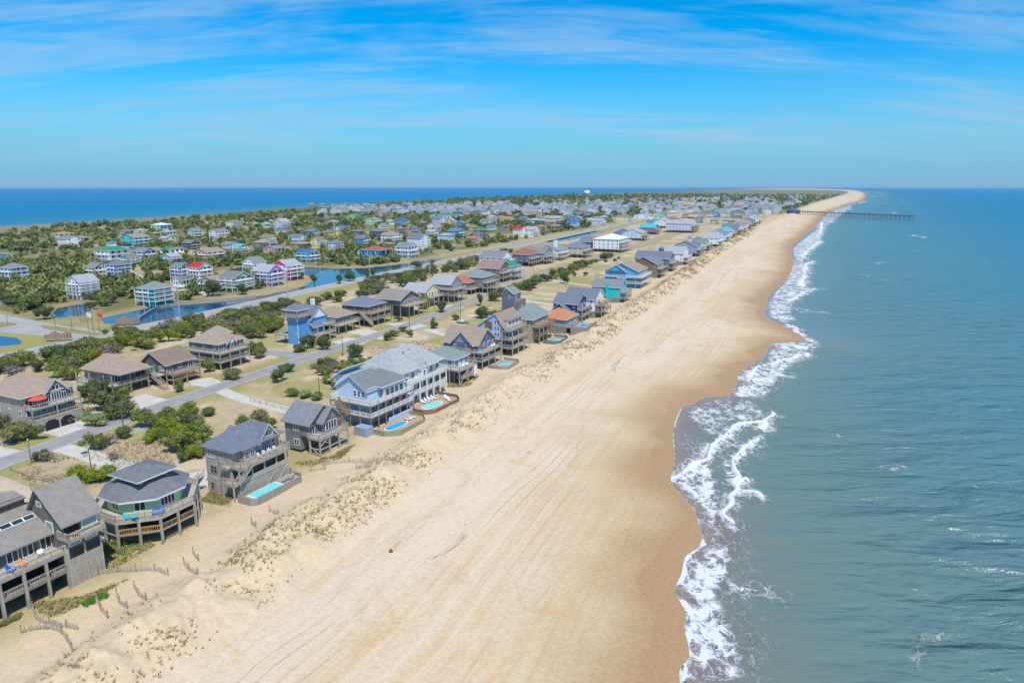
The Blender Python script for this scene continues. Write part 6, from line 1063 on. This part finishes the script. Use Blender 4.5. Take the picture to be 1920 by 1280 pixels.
me=bpy.data.meshes.new('town_woods'); me.vertices.add(len(VV)); me.vertices.foreach_set('co',VV.astype(np.float32).ravel()); me.loops.add(FF.size); me.loops.foreach_set('vertex_index',FF.ravel().astype(np.int32)); me.polygons.add(len(FF)); me.polygons.foreach_set('loop_start',(np.arange(len(FF))*4).astype(np.int32)); me.polygons.foreach_set('loop_total',np.full(len(FF),4,np.int32)); me.update(calc_edges=True)
at=me.attributes.new('tone','FLOAT','POINT'); at.data.foreach_set('value',TT.astype(np.float32))
wm_=bpy.data.materials.new('town_woods_foliage'); wm_.use_nodes=True; t=wm_.node_tree; b=t.nodes['Principled BSDF']; tcn=t.nodes.new('ShaderNodeTexCoord')
tone=attrn(t,'tone'); c=ramp(t,tone,[(0,(.065,.10,.042)),(.4,(.13,.165,.052)),(.7,(.19,.22,.065)),(1,(.26,.265,.09))]); f=noisen(t,tcn.outputs['Object'],.5,3,.6); c=mixc(t,.6,c,mixc(t,f,(.5,.5,.5),(1.5,1.5,1.5)),'MULTIPLY'); t.links.new(c,b.inputs['Base Color']); b.inputs['Roughness'].default_value=.75; b.inputs['Specular IOR Level'].default_value=.2
me.materials.append(wm_); tag(link('town_woods',me),'low evergreen woods spread between the town houses','woods',None,'stuff')
# ------------------------------------------------------------------ dune grass
tv=[];tf=[];tc_=[]
def tuft(X,Y,z,s,colr,n=7):
    for _ in range(n):
        a=rr.uniform(0,6.28); l=s*rr.uniform(.6,1.2); le=rr.uniform(.25,.8); w_=.05*s+.02; dx,dy=math.cos(a)*l*le,math.sin(a)*l*le; o=len(tv); bx,by=X+rr.uniform(-.2,.2)*s,Y+rr.uniform(-.2,.2)*s
        tv.extend([(bx-math.sin(a)*w_,by+math.cos(a)*w_,z-.05),(bx+math.sin(a)*w_,by-math.cos(a)*w_,z-.05),(bx+dx,by+dy,z+l*(1-le*.4))]); tf.append((o,o+1,o+2)); k=rr.uniform(.75,1.25); tc_.append(tuple(c*k for c in colr))
BR=(.30,.20,.10); GR=(.22,.24,.06); TN=(.36,.29,.15); RDc=(.27,.15,.08)
cand=[]; Qd=np.array(DT)
for _ in range(30000):
    i=rr.randrange(1,len(DT)-3); t_=rr.random(); p=DT[i]*(1-t_)+DT[i+1]*t_; T_=DT[i+1]-DT[i]
    L_=np.linalg.norm(T_); 
    nrm=np.array((-T_[1],T_[0]))/L_; off=rr.triangular(0,16,5); cand.append((*(p+nrm*off),off,L_))
cand=np.array(cand); nz=fbm(cand[:,0],cand[:,1],7,3,61); keep=nz+RNG.uniform(-.13,.13,len(cand))>.475; cand=cand[keep]
# weight so that tufts per metre of dune stay even
Lw=cand[:,3]; pk=np.clip(Lw/160,.12,1); cand=cand[RNG.uniform(size=len(cand))<np.maximum(pk,.3)]
zz=gz(cand[:,0],cand[:,1]); tone=fbm(cand[:,0],cand[:,1],22,2,71)
for (X,Y,off,_),z,tn in zip(cand,zz,tone):
    if Y>900: continue
    s=(.42+.25*rr.random())*(1 if Y<200 else 1.5 if Y<400 else 2.2); col_=BR if (off<4 or tn>.58) else (GR if tn<.5 and off>4 else TN)
    if rr.random()<.15: col_=RDc
    tuft(X,Y,float(z),s,col_,6)
def grasspatch(P,n,s,cols):
    Q=upl(P); lo,hi=Q.min(0),Q.max(0); xs_=RNG.uniform(lo[0],hi[0],n*3); ys_=RNG.uniform(lo[1],hi[1],n*3); k=inpoly(Q,xs_,ys_)&(fbm(xs_,ys_,4,2,5)>.38); xs_,ys_=xs_[k][:n],ys_[k][:n]
    for X,Y,z in zip(xs_,ys_,gz(xs_,ys_)): tuft(X,Y,float(z),s*rr.uniform(.7,1.3),rr.choice(cols),5)
for P in GRASSB: grasspatch(P,420,.55,[GR,TN,(.18,.22,.05),BR])
grasspatch([(150,1132),(200,1108),(205,1120),(165,1140)],300,.5,[(.10,.24,.02),(.13,.27,.03)]); grasspatch([(185,1030),(215,1012),(260,1018),(230,1040)],260,.5,[(.14,.24,.03),(.2,.24,.05)])
for P in DRYS[:3]: grasspatch(P,700,.5,[TN,BR,(.33,.25,.16),(.24,.22,.08)])
grasspatch([(550,868),(600,862),(668,832),(640,858)],350,.55,[TN,BR,(.3,.23,.1)])
me=bpy.data.meshes.new('dune_grass'); me.from_pydata(tv,[],tf); at=me.attributes.new('tone','FLOAT_COLOR','FACE'); at.data.foreach_set('color',np.hstack([np.array(tc_),np.ones((len(tc_),1))]).ravel())
gmx=bpy.data.materials.new('dune_grass_blades'); gmx.use_nodes=True; t=gmx.node_tree; t.links.new(attrn(t,'tone','Color'),t.nodes['Principled BSDF'].inputs['Base Color']); t.nodes['Principled BSDF'].inputs['Roughness'].default_value=.8; me.materials.append(gmx)
tag(link('dune_grass',me),'tufts of brown and green grass on the dune and dry lots','grass',None,'stuff')
# ------------------------------------------------------------------ the air
hm=bpy.data.materials.new('sea_haze'); hm.use_nodes=True; t=hm.node_tree; t.nodes.clear(); pv=t.nodes.new('ShaderNodeVolumePrincipled'); pv.inputs['Color'].default_value=(.62,.82,1.,1); pv.inputs['Density'].default_value=2.6e-5; pv.inputs['Anisotropy'].default_value=0.0
ou=t.nodes.new('ShaderNodeOutputMaterial'); t.links.new(pv.outputs[0],ou.inputs['Volume'])
ho=link('haze',MB().box(-62000,62000,-62000,62000,-8.5,58.).mesh('haze',hm)); ho['kind']='stuff'; tag(ho,'thin sea haze over the whole island','haze')
